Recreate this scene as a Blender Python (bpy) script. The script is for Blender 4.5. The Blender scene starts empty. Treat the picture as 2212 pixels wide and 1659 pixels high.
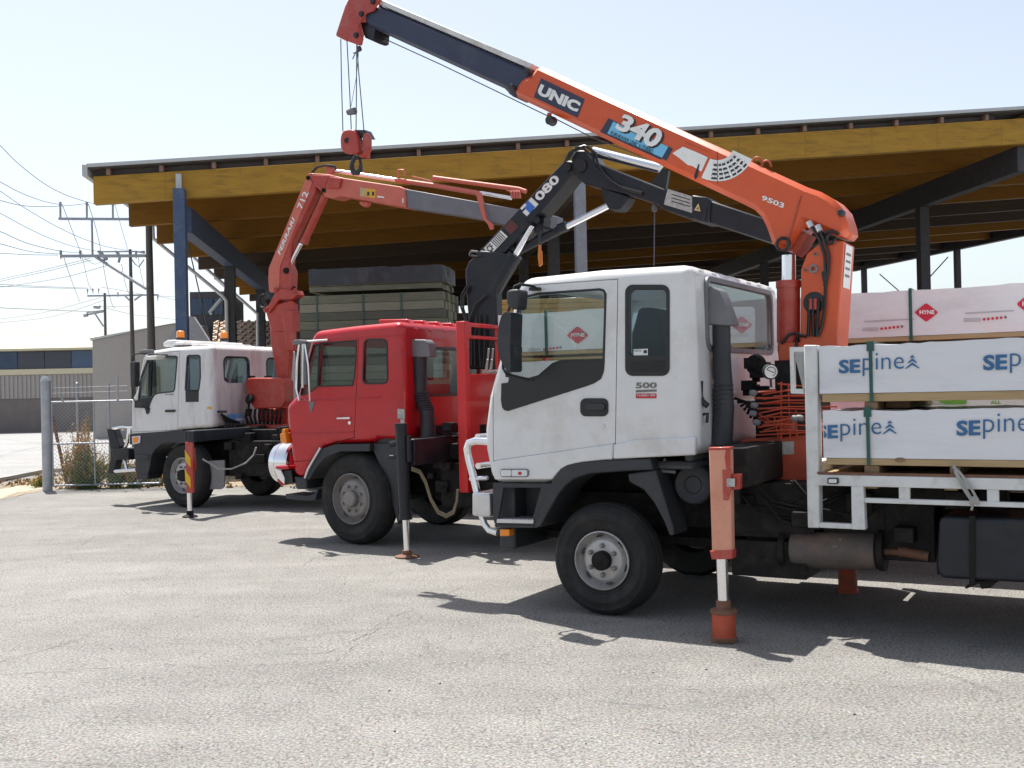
import bpy, bmesh, math, random
from math import radians, sin, cos, pi
from mathutils import Vector, Matrix
from mathutils.geometry import tessellate_polygon
random.seed(7)
scene = bpy.context.scene
COL = scene.collection
# ------------------------------------------------------------------ camera
FPX = 2300.0; CX, CY = 1106.0, 829.5
PITCH = math.atan(15.5/FPX); ROLL = .022; CH = 1.73
dv = Vector((0, cos(PITCH), sin(PITCH))); r0 = Vector((1, 0, 0)); u0 = Vector((0, -sin(PITCH), cos(PITCH)))
rv = r0*cos(ROLL) - u0*sin(ROLL); uv = r0*sin(ROLL) + u0*cos(ROLL); CAM = Vector((0, 0, CH))
cd = bpy.data.cameras.new('camera'); cam = bpy.data.objects.new('camera', cd); COL.objects.link(cam)
cd.sensor_width = 36; cd.lens = 36*FPX/2212; cd.clip_end = 3000; cd.clip_start = .05
m = Matrix((( rv.x, uv.x, -dv.x, CAM.x), (rv.y, uv.y, -dv.y, CAM.y), (rv.z, uv.z, -dv.z, CAM.z), (0, 0, 0, 1)))
cam.matrix_world = m
scene.camera = cam
# ------------------------------------------------------------------ sky, sun, exposure
SUN_EL, SUN_AZ = radians(68), radians(-28)
w = bpy.data.worlds.new('World'); scene.world = w; w.use_nodes = True
nt = w.node_tree; nt.nodes.clear()
sk = nt.nodes.new('ShaderNodeTexSky'); sk.sky_type = 'NISHITA'; sk.sun_disc = False
sk.sun_elevation = SUN_EL; sk.sun_rotation = SUN_AZ; sk.altitude = 0; sk.air_density = 1.0; sk.dust_density = 1.6; sk.ozone_density = 1.0
bg = nt.nodes.new('ShaderNodeBackground'); bg.inputs['Strength'].default_value = .15
wo = nt.nodes.new('ShaderNodeOutputWorld')
hsv = nt.nodes.new('ShaderNodeHueSaturation'); hsv.inputs['Saturation'].default_value = .55; hsv.inputs['Value'].default_value = .71
nt.links.new(sk.outputs[0], hsv.inputs['Color']); nt.links.new(hsv.outputs[0], bg.inputs[0]); nt.links.new(bg.outputs[0], wo.inputs[0])
sl = bpy.data.lights.new('sun', 'SUN'); sl.energy = 4.4; sl.angle = radians(.5); sl.color = (1, .95, .88)
so = bpy.data.objects.new('sun', sl); COL.objects.link(so)
S = Vector((sin(SUN_AZ)*cos(SUN_EL), cos(SUN_AZ)*cos(SUN_EL), sin(SUN_EL)))
so.rotation_euler = S.to_track_quat('Z', 'Y').to_euler(); so.location = S*60
vs = scene.view_settings; vs.view_transform = 'Standard'; vs.look = 'None'; vs.gamma = 1; vs.exposure = .82
# ------------------------------------------------------------------ pixel rays and frames
def ray(U, V): return dv*FPX + rv*(U-CX) + uv*(CY-V)
def gnd(U, V, z=0.0):
    a = ray(U, V); return CAM + a*((z-CH)/a.z)
def atY(U, V, Y):
    a = ray(U, V); return CAM + a*(Y/a.y)
class Frame:
    def __init__(s, o, hd):
        s.h = radians(hd); s.o = Vector((o.x, o.y, 0)); s.x = Vector((sin(s.h), cos(s.h), 0)); s.y = Vector((-s.x.y, s.x.x, 0))
        s.rot = math.atan2(s.x.y, s.x.x)
    def S(s, U, V, y=0.0):            # point of the sight line on the plane y = const of this frame
        a = ray(U, V); t = (y-(CAM-s.o).dot(s.y))/a.dot(s.y); P = CAM+a*t-s.o; return Vector((P.dot(s.x), y, P.z))
    def B(s, U, V, x=0.0):            # the same on a plane x = const
        a = ray(U, V); t = (x-(CAM-s.o).dot(s.x))/a.dot(s.x); P = CAM+a*t-s.o; return Vector((x, P.dot(s.y), P.z))
    def root(s, name, label, cat, group=None, at=(0, 0, 0)):
        o = bpy.data.objects.new(name, None); COL.objects.link(o); o.empty_display_size = .2
        o.location = s.o + s.x*at[0] + s.y*at[1] + Vector((0, 0, at[2])); o.rotation_euler = (0, 0, s.rot)
        o['label'] = label; o['category'] = cat
        if group: o['group'] = group
        return o
def tag(o, label, cat, group=None):
    o['label'] = label; o['category'] = cat
    if group: o['group'] = group
    return o
def lab(o, l): o['label'] = l; return o
# crop pixel -> photo pixel (2212 wide) converters
def crop(ox, oy, s): return lambda x, y: ((ox+x/s)*.8640625, (oy+y/s)*.8640625)
c1 = crop(0, 360, 2.765); c2 = crop(240, 780, 3.0722); c3 = crop(640, 740, 2.4395); cW = crop(1150, 620, 2.86); cL = crop(1150, 1100, 2.765)
cK = crop(1700, 480, 2.212); c7 = crop(1900, 800, 2.3697); cT = crop(780, 0, 3.6867); cU = crop(1240, 130, 2.4578); cF = crop(640, 360, 3.3183)
cB = crop(1100, 340, 2.572); cR = crop(1660, 230, 2.4578); c6 = crop(0, 900, 4.148)
ident = lambda x, y: (x, y)
# ------------------------------------------------------------------ materials
MATS = {}
def mat(name, col, rough=.5, metal=0.0, coat=0.0, var=.12, scale=6.0, dirt=None, damt=.0, dscale=2.5, bump=.0, bscale=60, stretch=(1, 1, 1), spec=.5):
    m = bpy.data.materials.new(name); m.use_nodes = True; t = m.node_tree; N = t.nodes; L = t.links
    p = N['Principled BSDF']; p.inputs['Roughness'].default_value = rough; p.inputs['Metallic'].default_value = metal
    p.inputs['Coat Weight'].default_value = coat; p.inputs['Coat Roughness'].default_value = .06; p.inputs['Specular IOR Level'].default_value = spec
    tc = N.new('ShaderNodeTexCoord'); mp = N.new('ShaderNodeMapping'); mp.inputs['Scale'].default_value = stretch
    L.new(tc.outputs['Object'], mp.inputs[0])
    n = N.new('ShaderNodeTexNoise'); n.inputs['Scale'].default_value = scale; n.inputs['Detail'].default_value = 6; n.inputs['Roughness'].default_value = .62
    L.new(mp.outputs[0], n.inputs[0])
    cr = N.new('ShaderNodeValToRGB'); cr.color_ramp.elements[0].position = .3; cr.color_ramp.elements[1].position = .7
    cr.color_ramp.elements[0].color = [max(0, c*(1-var)) for c in col]+[1]; cr.color_ramp.elements[1].color = [min(1, c*(1+var)) for c in col]+[1]
    L.new(n.outputs['Fac'], cr.inputs[0]); last = cr.outputs[0]
    if dirt:
        n2 = N.new('ShaderNodeTexNoise'); n2.inputs['Scale'].default_value = dscale; n2.inputs['Detail'].default_value = 9; n2.inputs['Roughness'].default_value = .7
        L.new(mp.outputs[0], n2.inputs[0])
        r2 = N.new('ShaderNodeValToRGB'); r2.color_ramp.elements[0].position = .5; r2.color_ramp.elements[1].position = .75
        r2.color_ramp.elements[0].color = (0, 0, 0, 1); r2.color_ramp.elements[1].color = (damt, damt, damt, 1)
        L.new(n2.outputs['Fac'], r2.inputs[0])
        mx = N.new('ShaderNodeMix'); mx.data_type = 'RGBA'; L.new(r2.outputs[0], mx.inputs[0]); L.new(last, mx.inputs[6]); mx.inputs[7].default_value = list(dirt)+[1]
        last = mx.outputs[2]
    L.new(last, p.inputs['Base Color'])
    if bump:
        n3 = N.new('ShaderNodeTexNoise'); n3.inputs['Scale'].default_value = bscale; n3.inputs['Detail'].default_value = 4; L.new(mp.outputs[0], n3.inputs[0])
        b = N.new('ShaderNodeBump'); b.inputs['Strength'].default_value = bump; b.inputs['Distance'].default_value = .02; L.new(n3.outputs['Fac'], b.inputs['Height']); L.new(b.outputs[0], p.inputs['Normal'])
    MATS[name] = m; return m
white = mat('white_paint', (.70, .70, .695), .34, coat=.4, var=.04, dirt=(.40, .35, .27), damt=.6, dscale=1.6)
whiteold = mat('old_white_paint', (.68, .68, .68), .42, coat=.2, var=.05, dirt=(.35, .27, .22), damt=.7, dscale=2.2, stretch=(1.6, 1.6, .5))
backwall = mat('stained_white_paint', (.62, .58, .57), .5, var=.06, dirt=(.40, .22, .20), damt=.75, dscale=2.0, stretch=(2.5, 2.5, .5))
bedwhite = mat('bed_white_paint', (.66, .67, .66), .5, var=.06, dirt=(.3, .24, .18), damt=.7, dscale=5)
red = mat('red_paint', (.47, .007, .014), .3, coat=.3, var=.08, dirt=(.30, .03, .03), damt=.4, dscale=2)
redhb = mat('headboard_red', (.62, .01, .012), .35, coat=.2, var=.05, dirt=(.3, .05, .04), damt=.4)
crred = mat('crane_red', (.42, .042, .026), .42, coat=.15, var=.1, dirt=(.36, .16, .12), damt=.7, dscale=3)
crredf = mat('faded_crane_red', (.56, .145, .10), .5, var=.1, dirt=(.5, .12, .09), damt=.7, dscale=2)
orange = mat('crane_orange', (.62, .085, .018), .4, coat=.15, var=.07, dirt=(.32, .10, .05), damt=.5, dscale=3)
orangedk = mat('dirty_crane_orange', (.40, .065, .028), .55, var=.2, dirt=(.10, .05, .03), damt=.85, dscale=5)
salmon = mat('sun_faded_orange', (.66, .30, .20), .5, var=.06, dirt=(.5, .15, .08), damt=.5, dscale=4)
blackc = mat('crane_black', (.012, .015, .022), .42, coat=.05, spec=.35, var=.25, dirt=(.045, .04, .032), damt=.5, dscale=4)
dgrey = mat('dark_grey_plastic', (.028, .031, .037), .55, var=.12, dirt=(.07, .065, .06), damt=.5, dscale=4)
mgrey = mat('grey_plastic', (.16, .16, .175), .5, var=.08, dirt=(.26, .25, .24), damt=.4)
navy = mat('navy_boom_paint', (.026, .033, .07), .45, coat=.1, var=.15, dirt=(.08, .08, .1), damt=.5)
black = mat('black_rubber_trim', (.012, .012, .014), .35, var=.2)
chass = mat('chassis_grime', (.012, .011, .011), .7, var=.4, scale=12, spec=.25, dirt=(.04, .034, .028), damt=.8, dscale=6, bump=.3)
rubber = mat('tyre_rubber', (.022, .022, .022), .75, var=.2, scale=9, spec=.3, dirt=(.065, .06, .053), damt=.7, dscale=4, bump=.15, bscale=90)
rimsil = mat('rim_silver', (.46, .45, .44), .45, metal=.35, var=.12, dirt=(.22, .18, .14), damt=.8, dscale=8)
rimgrey = mat('rim_grey', (.25, .23, .22), .55, metal=.2, var=.15, dirt=(.12, .09, .07), damt=.8, dscale=8)
chrome = mat('chrome', (.82, .82, .84), .12, metal=1, var=.03, dirt=(.5, .48, .45), damt=.3)
rodm = mat('ram_rod_chrome', (.85, .85, .88), .22, metal=1, var=.03)
alu = mat('aluminium', (.62, .62, .63), .35, metal=.8, var=.1)
galv = mat('galvanised_steel', (.36, .38, .42), .45, metal=.5, var=.12, dirt=(.24, .22, .2), damt=.5, dscale=4)
rust = mat('rusty_steel', (.16, .075, .045), .75, var=.3, scale=9, dirt=(.25, .13, .07), damt=.8, bump=.2)
muff = mat('muffler_steel', (.12, .10, .09), .65, metal=.2, var=.25, dirt=(.24, .11, .07), damt=.8, dscale=3)
amber = mat('amber_lens', (.85, .25, .01), .15, coat=.6, var=.05)
clearl = mat('clear_lens', (.7, .7, .72), .15, coat=.6, var=.05)
stickw = mat('sticker_white', (.78, .78, .76), .4, var=.03, dirt=(.5, .48, .45), damt=.5, dscale=8)
dirtyst = mat('worn_white_plate', (.42, .42, .4), .6, var=.2, scale=20, dirt=(.1, .1, .1), damt=.8, dscale=14)
stickb = mat('sticker_black', (.02, .02, .022), .4, var=.1)
stickn = mat('sticker_navy', (.03, .035, .07), .4, var=.1)
sticklb = mat('sticker_light_blue', (.16, .48, .72), .4, var=.08)
stickbl = mat('sticker_blue', (.04, .16, .55), .4, var=.05)
stickgy = mat('sticker_grey', (.16, .15, .14), .5)
stickr = mat('sticker_red', (.5, .03, .03), .5, var=.1)
yellowst = mat('yellow_marking', (.72, .42, .02), .5, var=.08, dirt=(.4, .2, .05), damt=.5)
wrapw = mat('white_timber_wrap', (.72, .725, .75), .38, var=.04, scale=2, coat=.15, dirt=(.52, .53, .58), damt=.7, dscale=1.6, bump=.55, bscale=5, stretch=(.5, 1, 2.2))
wrapp = mat('pinkish_white_timber_wrap', (.74, .73, .735), .32, var=.04, scale=2, coat=.3, dirt=(.52, .50, .56), damt=.7, dscale=1.4, bump=.9, bscale=3.2, stretch=(.7, 1, 2))
textb = mat('printed_blue', (.03, .13, .29), .45, var=.1)
textg = mat('printed_green', (.16, .4, .06), .45, var=.1)
textr = mat('printed_red', (.6, .015, .05), .4, var=.06)
textpk = mat('printed_fine_grey', (.42, .40, .45), .5)
strapg = mat('green_strap', (.015, .085, .07), .4, var=.1)
pine = mat('raw_pine', (.42, .30, .155), .65, var=.15, scale=5, stretch=(1, 12, 22), dirt=(.34, .22, .11), damt=.7)
pinedark = mat('weathered_bearer', (.22, .14, .08), .75, var=.3, scale=5, stretch=(2, 10, 14))
deckm = mat('tray_deck_timber', (.36, .25, .12), .65, var=.2, scale=3, stretch=(10, 1, 10))
greypine = mat('treated_timber', (.125, .132, .09), .7, var=.13, scale=3, stretch=(1, 8, 20), dirt=(.32, .27, .16), damt=.5, dscale=1.5)
endgr = mat('timber_end_grain', (.20, .19, .16), .8, var=.4, scale=14)
yelpine = mat('yellow_timber', (.48, .28, .09), .65, var=.12, stretch=(1, 8, 22))
blkwrap = mat('black_timber_wrap', (.022, .024, .032), .3, var=.3, scale=3, dirt=(.09, .09, .095), damt=.7, bump=1.0, bscale=3.5)
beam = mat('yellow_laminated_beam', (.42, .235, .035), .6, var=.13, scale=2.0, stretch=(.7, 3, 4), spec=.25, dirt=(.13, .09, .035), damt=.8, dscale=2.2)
beamin = mat('shade_dark_inner_beam', (.27, .125, .018), .6, var=.18, scale=2.0, stretch=(.7, 3, 4), spec=.2, dirt=(.08, .045, .02), damt=.8, dscale=2.0)  # unbleached orange timber, darkened further in colour for shade under the roof
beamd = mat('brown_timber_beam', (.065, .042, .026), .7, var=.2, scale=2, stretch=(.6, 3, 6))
purl = mat('purlin_brown', (.26, .17, .13), .7, var=.15)
roofm = mat('roof_sheet_steel', (.50, .53, .54), .5, metal=.0, var=.06)
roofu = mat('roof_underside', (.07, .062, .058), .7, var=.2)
bluep = mat('blue_post_paint', (.055, .095, .18), .5, var=.12, dirt=(.18, .2, .25), damt=.6, dscale=5)
darkst = mat('dark_steel_post', (.05, .05, .055), .6, var=.25)
pgrey = mat('weathered_blue_grey_paint', (.25, .29, .35), .6, var=.1, dirt=(.25, .14, .08), damt=.7, dscale=4)
pvc = mat('downpipe_paint', (.62, .61, .62), .5, var=.05)
poleM = mat('timber_pole', (.12, .11, .10), .85, var=.3, scale=8, stretch=(4, 4, .5))
wireM = mat('wire', (.09, .09, .10), .5)
ropeM = mat('rope', (.35, .34, .32), .8)
hoseM = mat('hose_tan', (.20, .16, .10), .6)
seatM = mat('seat_fabric', (.03, .045, .065), .85)
dashM = mat('cab_interior', (.07, .075, .08), .7)
wallcorr = mat('cream_cladding', (.36, .33, .31), .6, var=.05)
walldk = mat('lower_brick_wall', (.19, .165, .155), .8, var=.12, scale=1.5)
roofcr = mat('cream_roof', (.60, .54, .38), .6, var=.04)
winblue = mat('louvre_glass', (.03, .055, .105), .25, var=.5, scale=.5)
rendw = mat('rendered_wall', (.36, .33, .31), .75, var=.05)
gablew = mat('grey_gable_wall', (.33, .34, .36), .7)
tileM = mat('roof_tiles', (.50, .38, .29), .8, var=.25, scale=4)
leafg = mat('weed_green', (.11, .17, .04), .6, var=.3)
leaft = mat('weed_dry', (.45, .27, .09), .7, var=.25)
def glassmat(name, tint, refl_col=(.9, .95, 1), ior=1.5):
    m = bpy.data.materials.new(name); m.use_nodes = True; t = m.node_tree; t.nodes.clear(); N = t.nodes; L = t.links
    o = N.new('ShaderNodeOutputMaterial'); mx = N.new('ShaderNodeMixShader'); tr = N.new('ShaderNodeBsdfTransparent'); gl = N.new('ShaderNodeBsdfGlossy'); f = N.new('ShaderNodeFresnel')
    tr.inputs[0].default_value = list(tint)+[1]; gl.inputs[0].default_value = list(refl_col)+[1]; gl.inputs['Roughness'].default_value = .02; 
    ge = N.new('ShaderNodeNewGeometry'); mr = N.new('ShaderNodeMapRange'); mr.inputs['To Min'].default_value = ior; mr.inputs['To Max'].default_value = 1/ior
    L.new(ge.outputs['Backfacing'], mr.inputs['Value']); L.new(mr.outputs[0], f.inputs[0])
    L.new(f.outputs[0], mx.inputs[0]); L.new(tr.outputs[0], mx.inputs[1]); L.new(gl.outputs[0], mx.inputs[2]); L.new(mx.outputs[0], o.inputs[0]); return m
glass = glassmat('tinted_glass', (.84, .91, .90), ior=1.38)
glassd = glassmat('dark_tinted_glass', (.72, .82, .87), ior=1.38)
# ------------------------------------------------------------------ mesh builder
def sharp(me, ang=32):
    for p in me.polygons: p.use_smooth = True
    me.set_sharp_from_angle(angle=radians(ang))
class MB:
    def __init__(s): s.v = []; s.f = []; s.m = []; s.g = []
    def add(s, vs, fs, mi=0):
        s.g.append((len(s.v), len(s.f))); b = len(s.v); s.v += [Vector(v) for v in vs]; s.f += [[b+i for i in f] for f in fs]; s.m += [mi]*len(fs); return s
    def prism(s, outer, holes, to3, c0, c1, mi=0):
        loops = [list(outer)]+[list(h) for h in holes]; flat = [p for l in loops for p in l]; n = len(flat)
        tris = tessellate_polygon([[Vector((p[0], p[1], 0)) for p in l] for l in loops])
        vs = [to3(p[0], p[1], c0) for p in flat]+[to3(p[0], p[1], c1) for p in flat]
        if holes: fs = [list(t) for t in tris]+[[i+n for i in reversed(t)] for t in tris]
        else: fs = [list(range(n)), list(range(2*n-1, n-1, -1))]
        k = 0
        for l in loops:
            q = len(l)
            for i in range(q):
                a = k+i; b = k+(i+1) % q; fs.append([a, a+n, b+n, b])
            k += q
        return s.add(vs, fs, mi)
    def sp(s, F, c, pts, y0, y1, holes=(), mi=0, yt=None):   # side outline (pixels) traced on plane y=yt, solid from y0 to y1
        yt = y0 if yt is None else yt
        g = lambda P: [(lambda q: (q.x, q.z))(F.S(*c(*p), yt)) for p in P]
        return s.prism(g(pts), [g(h) for h in holes], lambda a, b, cc: (a, cc, b), y0, y1, mi)
    def bp(s, F, c, pts, x0, x1, holes=(), mi=0, xt=None):   # the same for an outline seen on a plane x = const
        xt = x0 if xt is None else xt
        g = lambda P: [(lambda q: (q.y, q.z))(F.B(*c(*p), xt)) for p in P]
        return s.prism(g(pts), [g(h) for h in holes], lambda a, b, cc: (cc, a, b), x0, x1, mi)
    def box(s, x0, x1, y0, y1, z0, z1, mi=0):
        vs = [(x, y, z) for x in (x0, x1) for y in (y0, y1) for z in (z0, z1)]
        return s.add(vs, [[0, 1, 3, 2], [4, 6, 7, 5], [0, 4, 5, 1], [2, 3, 7, 6], [0, 2, 6, 4], [1, 5, 7, 3]], mi)
    def bar(s, p0, p1, w, h, up=(0, 0, 1), mi=0):
        p0 = Vector(p0); p1 = Vector(p1); d = (p1-p0).normalized(); up = Vector(up); a = d.cross(up)
        if a.length < 1e-4: a = d.cross(Vector((0, 1, 0)))
        a.normalize(); b = a.cross(d)
        vs = [p+a*(i*w/2)+b*(j*h/2) for p in (p0, p1) for i in (-1, 1) for j in (-1, 1)]
        return s.add(vs, [[0, 1, 3, 2], [4, 6, 7, 5], [0, 4, 5, 1], [2, 3, 7, 6], [0, 2, 6, 4], [1, 5, 7, 3]], mi)
    def tube(s, pts, r, n=10, mi=0, cap=True):
        pts = [Vector(p) for p in pts]; rr = r if isinstance(r, (list, tuple)) else [r]*len(pts); vs = []; fs = []; a = None
        for i, p in enumerate(pts):
            d = (pts[min(i+1, len(pts)-1)]-pts[max(i-1, 0)]).normalized()
            if a is None: a = d.orthogonal().normalized()
            else: a = (a-d*a.dot(d)).normalized()
            b = d.cross(a)
            vs += [p+(a*cos(2*pi*k/n)+b*sin(2*pi*k/n))*rr[i] for k in range(n)]
        for i in range(len(pts)-1):
            for k in range(n): fs.append([i*n+k, i*n+(k+1) % n, (i+1)*n+(k+1) % n, (i+1)*n+k])
        if cap: fs += [list(range(n))[::-1], [len(vs)-n+k for k in range(n)]]
        return s.add(vs, fs, mi)
    def lathe(s, prof, c, axis, n=32, mi=0):       # prof: (radius, distance along axis)
        c = Vector(c); d = Vector(axis).normalized(); a = d.orthogonal().normalized(); b = d.cross(a); vs = []; fs = []; N = len(prof)
        for r, t in prof: vs += [c+d*t+(a*cos(2*pi*k/n)+b*sin(2*pi*k/n))*r for k in range(n)]
        for i in range(N-1):
            for k in range(n): fs.append([i*n+k, i*n+(k+1) % n, (i+1)*n+(k+1) % n, (i+1)*n+k])
        return s.add(vs, fs, mi)
    def split(s, name, mats, parent=None, bev=0, seg=2):      # one object for each shape added
        out = []; G = s.g+[(len(s.v), len(s.f))]
        for (v0, f0), (v1, f1) in zip(G[:-1], G[1:]):
            k = MB(); k.v = s.v[v0:v1]; k.f = [[i-v0 for i in f] for f in s.f[f0:f1]]; k.m = s.m[f0:f1]; out.append(k.build(name, mats, parent, bev, seg))
        return out[0]
    def build(s, name, mats, parent=None, bev=0, seg=2, loc=None):
        me = bpy.data.meshes.new(name); me.from_pydata([tuple(v) for v in s.v], [], s.f)
        for mm in (mats if isinstance(mats, (list, tuple)) else [mats]): me.materials.append(mm)
        for p, mi in zip(me.polygons, s.m): p.material_index = mi
        bm = bmesh.new(); bm.from_mesh(me); bmesh.ops.recalc_face_normals(bm, faces=bm.faces); bm.to_mesh(me); bm.free()
        sharp(me); o = bpy.data.objects.new(name, me); COL.objects.link(o)
        if parent: o.parent = parent
        if bev:
            b = o.modifiers.new('bevel', 'BEVEL'); b.width = bev; b.segments = seg; b.limit_method = 'ANGLE'; b.angle_limit = radians(35); b.harden_normals = False
        return o
def rrect(x0, z0, x1, z1, r, n=4):
    P = []
    for cx, cz, a0 in ((x1-r, z0+r, -90), (x1-r, z1-r, 0), (x0+r, z1-r, 90), (x0+r, z0+r, 180)):
        for i in range(n+1):
            a = radians(a0+90*i/n); P.append((cx+r*cos(a), cz+r*sin(a)))
    return P
def rpoly(pts, r, n=4):          # round the corners of any outline
    out = []; N = len(pts)
    for i in range(N):
        p = Vector(pts[i]).to_2d(); a = Vector(pts[i-1]).to_2d(); b = Vector(pts[(i+1) % N]).to_2d()
        da = (a-p); db = (b-p); k = min(r, da.length*.45, db.length*.45); A = p+da.normalized()*k; B = p+db.normalized()*k
        for j in range(n+1):
            t = j/n; out.append(tuple(A*(1-t)**2+p*2*t*(1-t)+B*t*t))
    return out
def offset(pts, d):              # move an outline inwards by d
    c = Vector((sum(p[0] for p in pts)/len(pts), sum(p[1] for p in pts)/len(pts))); N = len(pts); ar = sum(pts[i-1][0]*pts[i][1]-pts[i][0]*pts[i-1][1] for i in range(N))
    sg = 1 if ar > 0 else -1; out = []
    for i in range(N):
        a = Vector(pts[i-1]).to_2d(); b = Vector(pts[i]).to_2d(); c2_ = Vector(pts[(i+1) % N]).to_2d()
        d1 = (b-a).normalized(); d2 = (c2_-b).normalized(); n1 = Vector((-d1.y, d1.x))*sg; n2 = Vector((-d2.y, d2.x))*sg
        nn = (n1+n2); k = max(.35, nn.length_squared/2); nn = nn/ max(nn.length_squared/2, .35)*1.0
        out.append(tuple(b+nn*d))
    return out
def bake(ob):
    dg = bpy.context.evaluated_depsgraph_get(); me = bpy.data.meshes.new_from_object(ob.evaluated_get(dg)); ob.modifiers.clear(); old = ob.data; ob.data = me; me.name = ob.name; return ob
def boolean(ob, cut, op='DIFFERENCE'):
    for c in cut:
        b = ob.modifiers.new('b', 'BOOLEAN'); b.operation = op; b.object = c; b.solver = 'EXACT'
    bpy.context.view_layer.update(); return bake(ob)
def kill(obs):
    for o in obs:
        d = o.data; bpy.data.objects.remove(o); bpy.data.meshes.remove(d)
def dupo(o, name, parent=None):
    c = o.copy(); c.data = o.data.copy(); c.name = name; COL.objects.link(c); c.parent = parent; return c
XZ = lambda a, b, c: (a, c, b)
YZ = lambda a, b, c: (c, a, b)
def textpts(s, bold=0.0, shear=0.0):
    cu = bpy.data.curves.new('t', 'FONT'); cu.body = s; cu.size = 1; cu.offset = bold; cu.shear = shear; cu.resolution_u = 3
    ob = bpy.data.objects.new('t', cu); COL.objects.link(ob); bpy.context.view_layer.update()
    me = ob.to_mesh(); V = [(v.co.x, v.co.y) for v in me.vertices]; Fc = [list(p.vertices) for p in me.polygons]; ob.to_mesh_clear()
    bpy.data.objects.remove(ob); bpy.data.curves.remove(cu)
    x0 = min(v[0] for v in V); x1 = max(v[0] for v in V); y0 = min(v[1] for v in V); y1 = max(v[1] for v in V)
    return [((x-x0)/(x1-x0), (y-y0)/(y1-y0)) for x, y in V], Fc
def text(mb, s, F, c, quad, y, bold=0.0, shear=0.0, mi=0, off=.004, back=False):   # quad TL TR BR BL in pixels, on the side plane y
    V, Fc = textpts(s, bold, shear); Q = [Vector(c(*q)) for q in quad]; out = []
    for a, b in V:
        p = (Q[3]*(1-a)+Q[2]*a)*(1-b)+(Q[0]*(1-a)+Q[1]*a)*b
        if back: q = F.B(p.x, p.y, y); q.x -= off
        else: q = F.S(p.x, p.y, y); q.y += off
        out.append(q)
    return mb.add(out, Fc, mi)
def flat(mb, F, c, pts, y, off=.003, mi=0, back=False):
    out = []
    for p in pts:
        q = F.B(*c(*p), y) if back else F.S(*c(*p), y)
        if back: q.x -= off
        else: q.y += off
        out.append(q)
    return mb.add(out, [list(range(len(pts)))], mi)
# ------------------------------------------------------------------ wheels
def wheel(F, par, x, y, R, wd, rimR, style='silver', side=1, steer=0):
    """outer face at y (side=1 faces +y)"""
    e = bpy.data.objects.new('wheel', None); COL.objects.link(e); e.parent = par; e.location = (x, y, R); e.empty_display_size = .1
    e.rotation_euler = (0, 0, steer+(0 if side == 1 else pi))
    t = MB(); k = rimR
    prof = [(k*.96, -.03), (k+.015, -.012), (k+.028, -.004), (k+.034, -.008), (k+.05, -.002), (k+(R-k)*.42, .006), (k+(R-k)*.45, .010), (k+(R-k)*.50, .010), (k+(R-k)*.53, .006), (k+(R-k)*.72, .002), (k+(R-k)*.74, .006), (k+(R-k)*.78, .001), (R-.03, -.02), (R-.008, -.045), (R, -.08), (R, -wd+.06), (R-.03, -wd+.01), (k+.05, -wd), (k*.96, -wd+.03), (k*.96, -.03)]
    t.lathe(prof, (0, 0, 0), (0, 1, 0), 64)
    for kk in range(4):       # tread grooves as dark rings standing between ribs
        yy = -.09-(wd-.15)*kk/3
        t.lathe([(R, yy-.012), (R+.006, yy-.008), (R+.006, yy+.008), (R, yy+.012)], (0, 0, 0), (0, 1, 0), 64)
    t.build('tyre', rubber, e)
    rm = MB(); mt = rimsil if style != 'grey' else rimgrey
    rm.lathe([(k*1.0, -.028), (k*1.0, .0), (k*.965, .004), (k*.94, -.02), (k*.92, -.06), (k*.86, -.085), (k*.80, -.07), (k*.70, -.035), (k*.66, -.03), (k*.30, -.03), (0.001, -.03)], (0, 0, 0), (0, 1, 0), 48, 0)
    nh = 6 if style == 'silver' else (5 if style == 'grey' else 8)
    for i in range(nh):       # hand holes
        a = 2*pi*(i+.3)/nh; rr = k*.80; c_ = Vector((cos(a)*rr, -.062, sin(a)*rr)); ra = Vector((cos(a), .35, sin(a))).normalized(); ta = Vector((-sin(a), 0, cos(a)))
        L_ = [c_+ra*(k*.062)*cos(q*pi/6)+ta*(k*.13)*sin(q*pi/6) for q in range(12)]
        rm.add(L_, [list(range(12))], 1)
    nn = 6 if style == 'silver' else 8
    nr = k*.50
    for i in range(nn):
        a = 2*pi*(i+.5)/nn; p = Vector((cos(a)*nr, -.03, sin(a)*nr)); rm.lathe([(.019, -.002), (.019, .022), (.012, .034), (.001, .034)], p, (0, 1, 0), 8, 2)
    rm.build('rim', [mt, black, rimgrey], e)
    hb = MB(); hb.lathe([(k*.33, -.03), (k*.33, .02), (k*.29, .035), (k*.15, .045), (.001, .045)], (0, 0, 0), (0, 1, 0), 24)
    hb.build('hub', chass if style != 'grey' else rimgrey, e)
    return e
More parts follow.
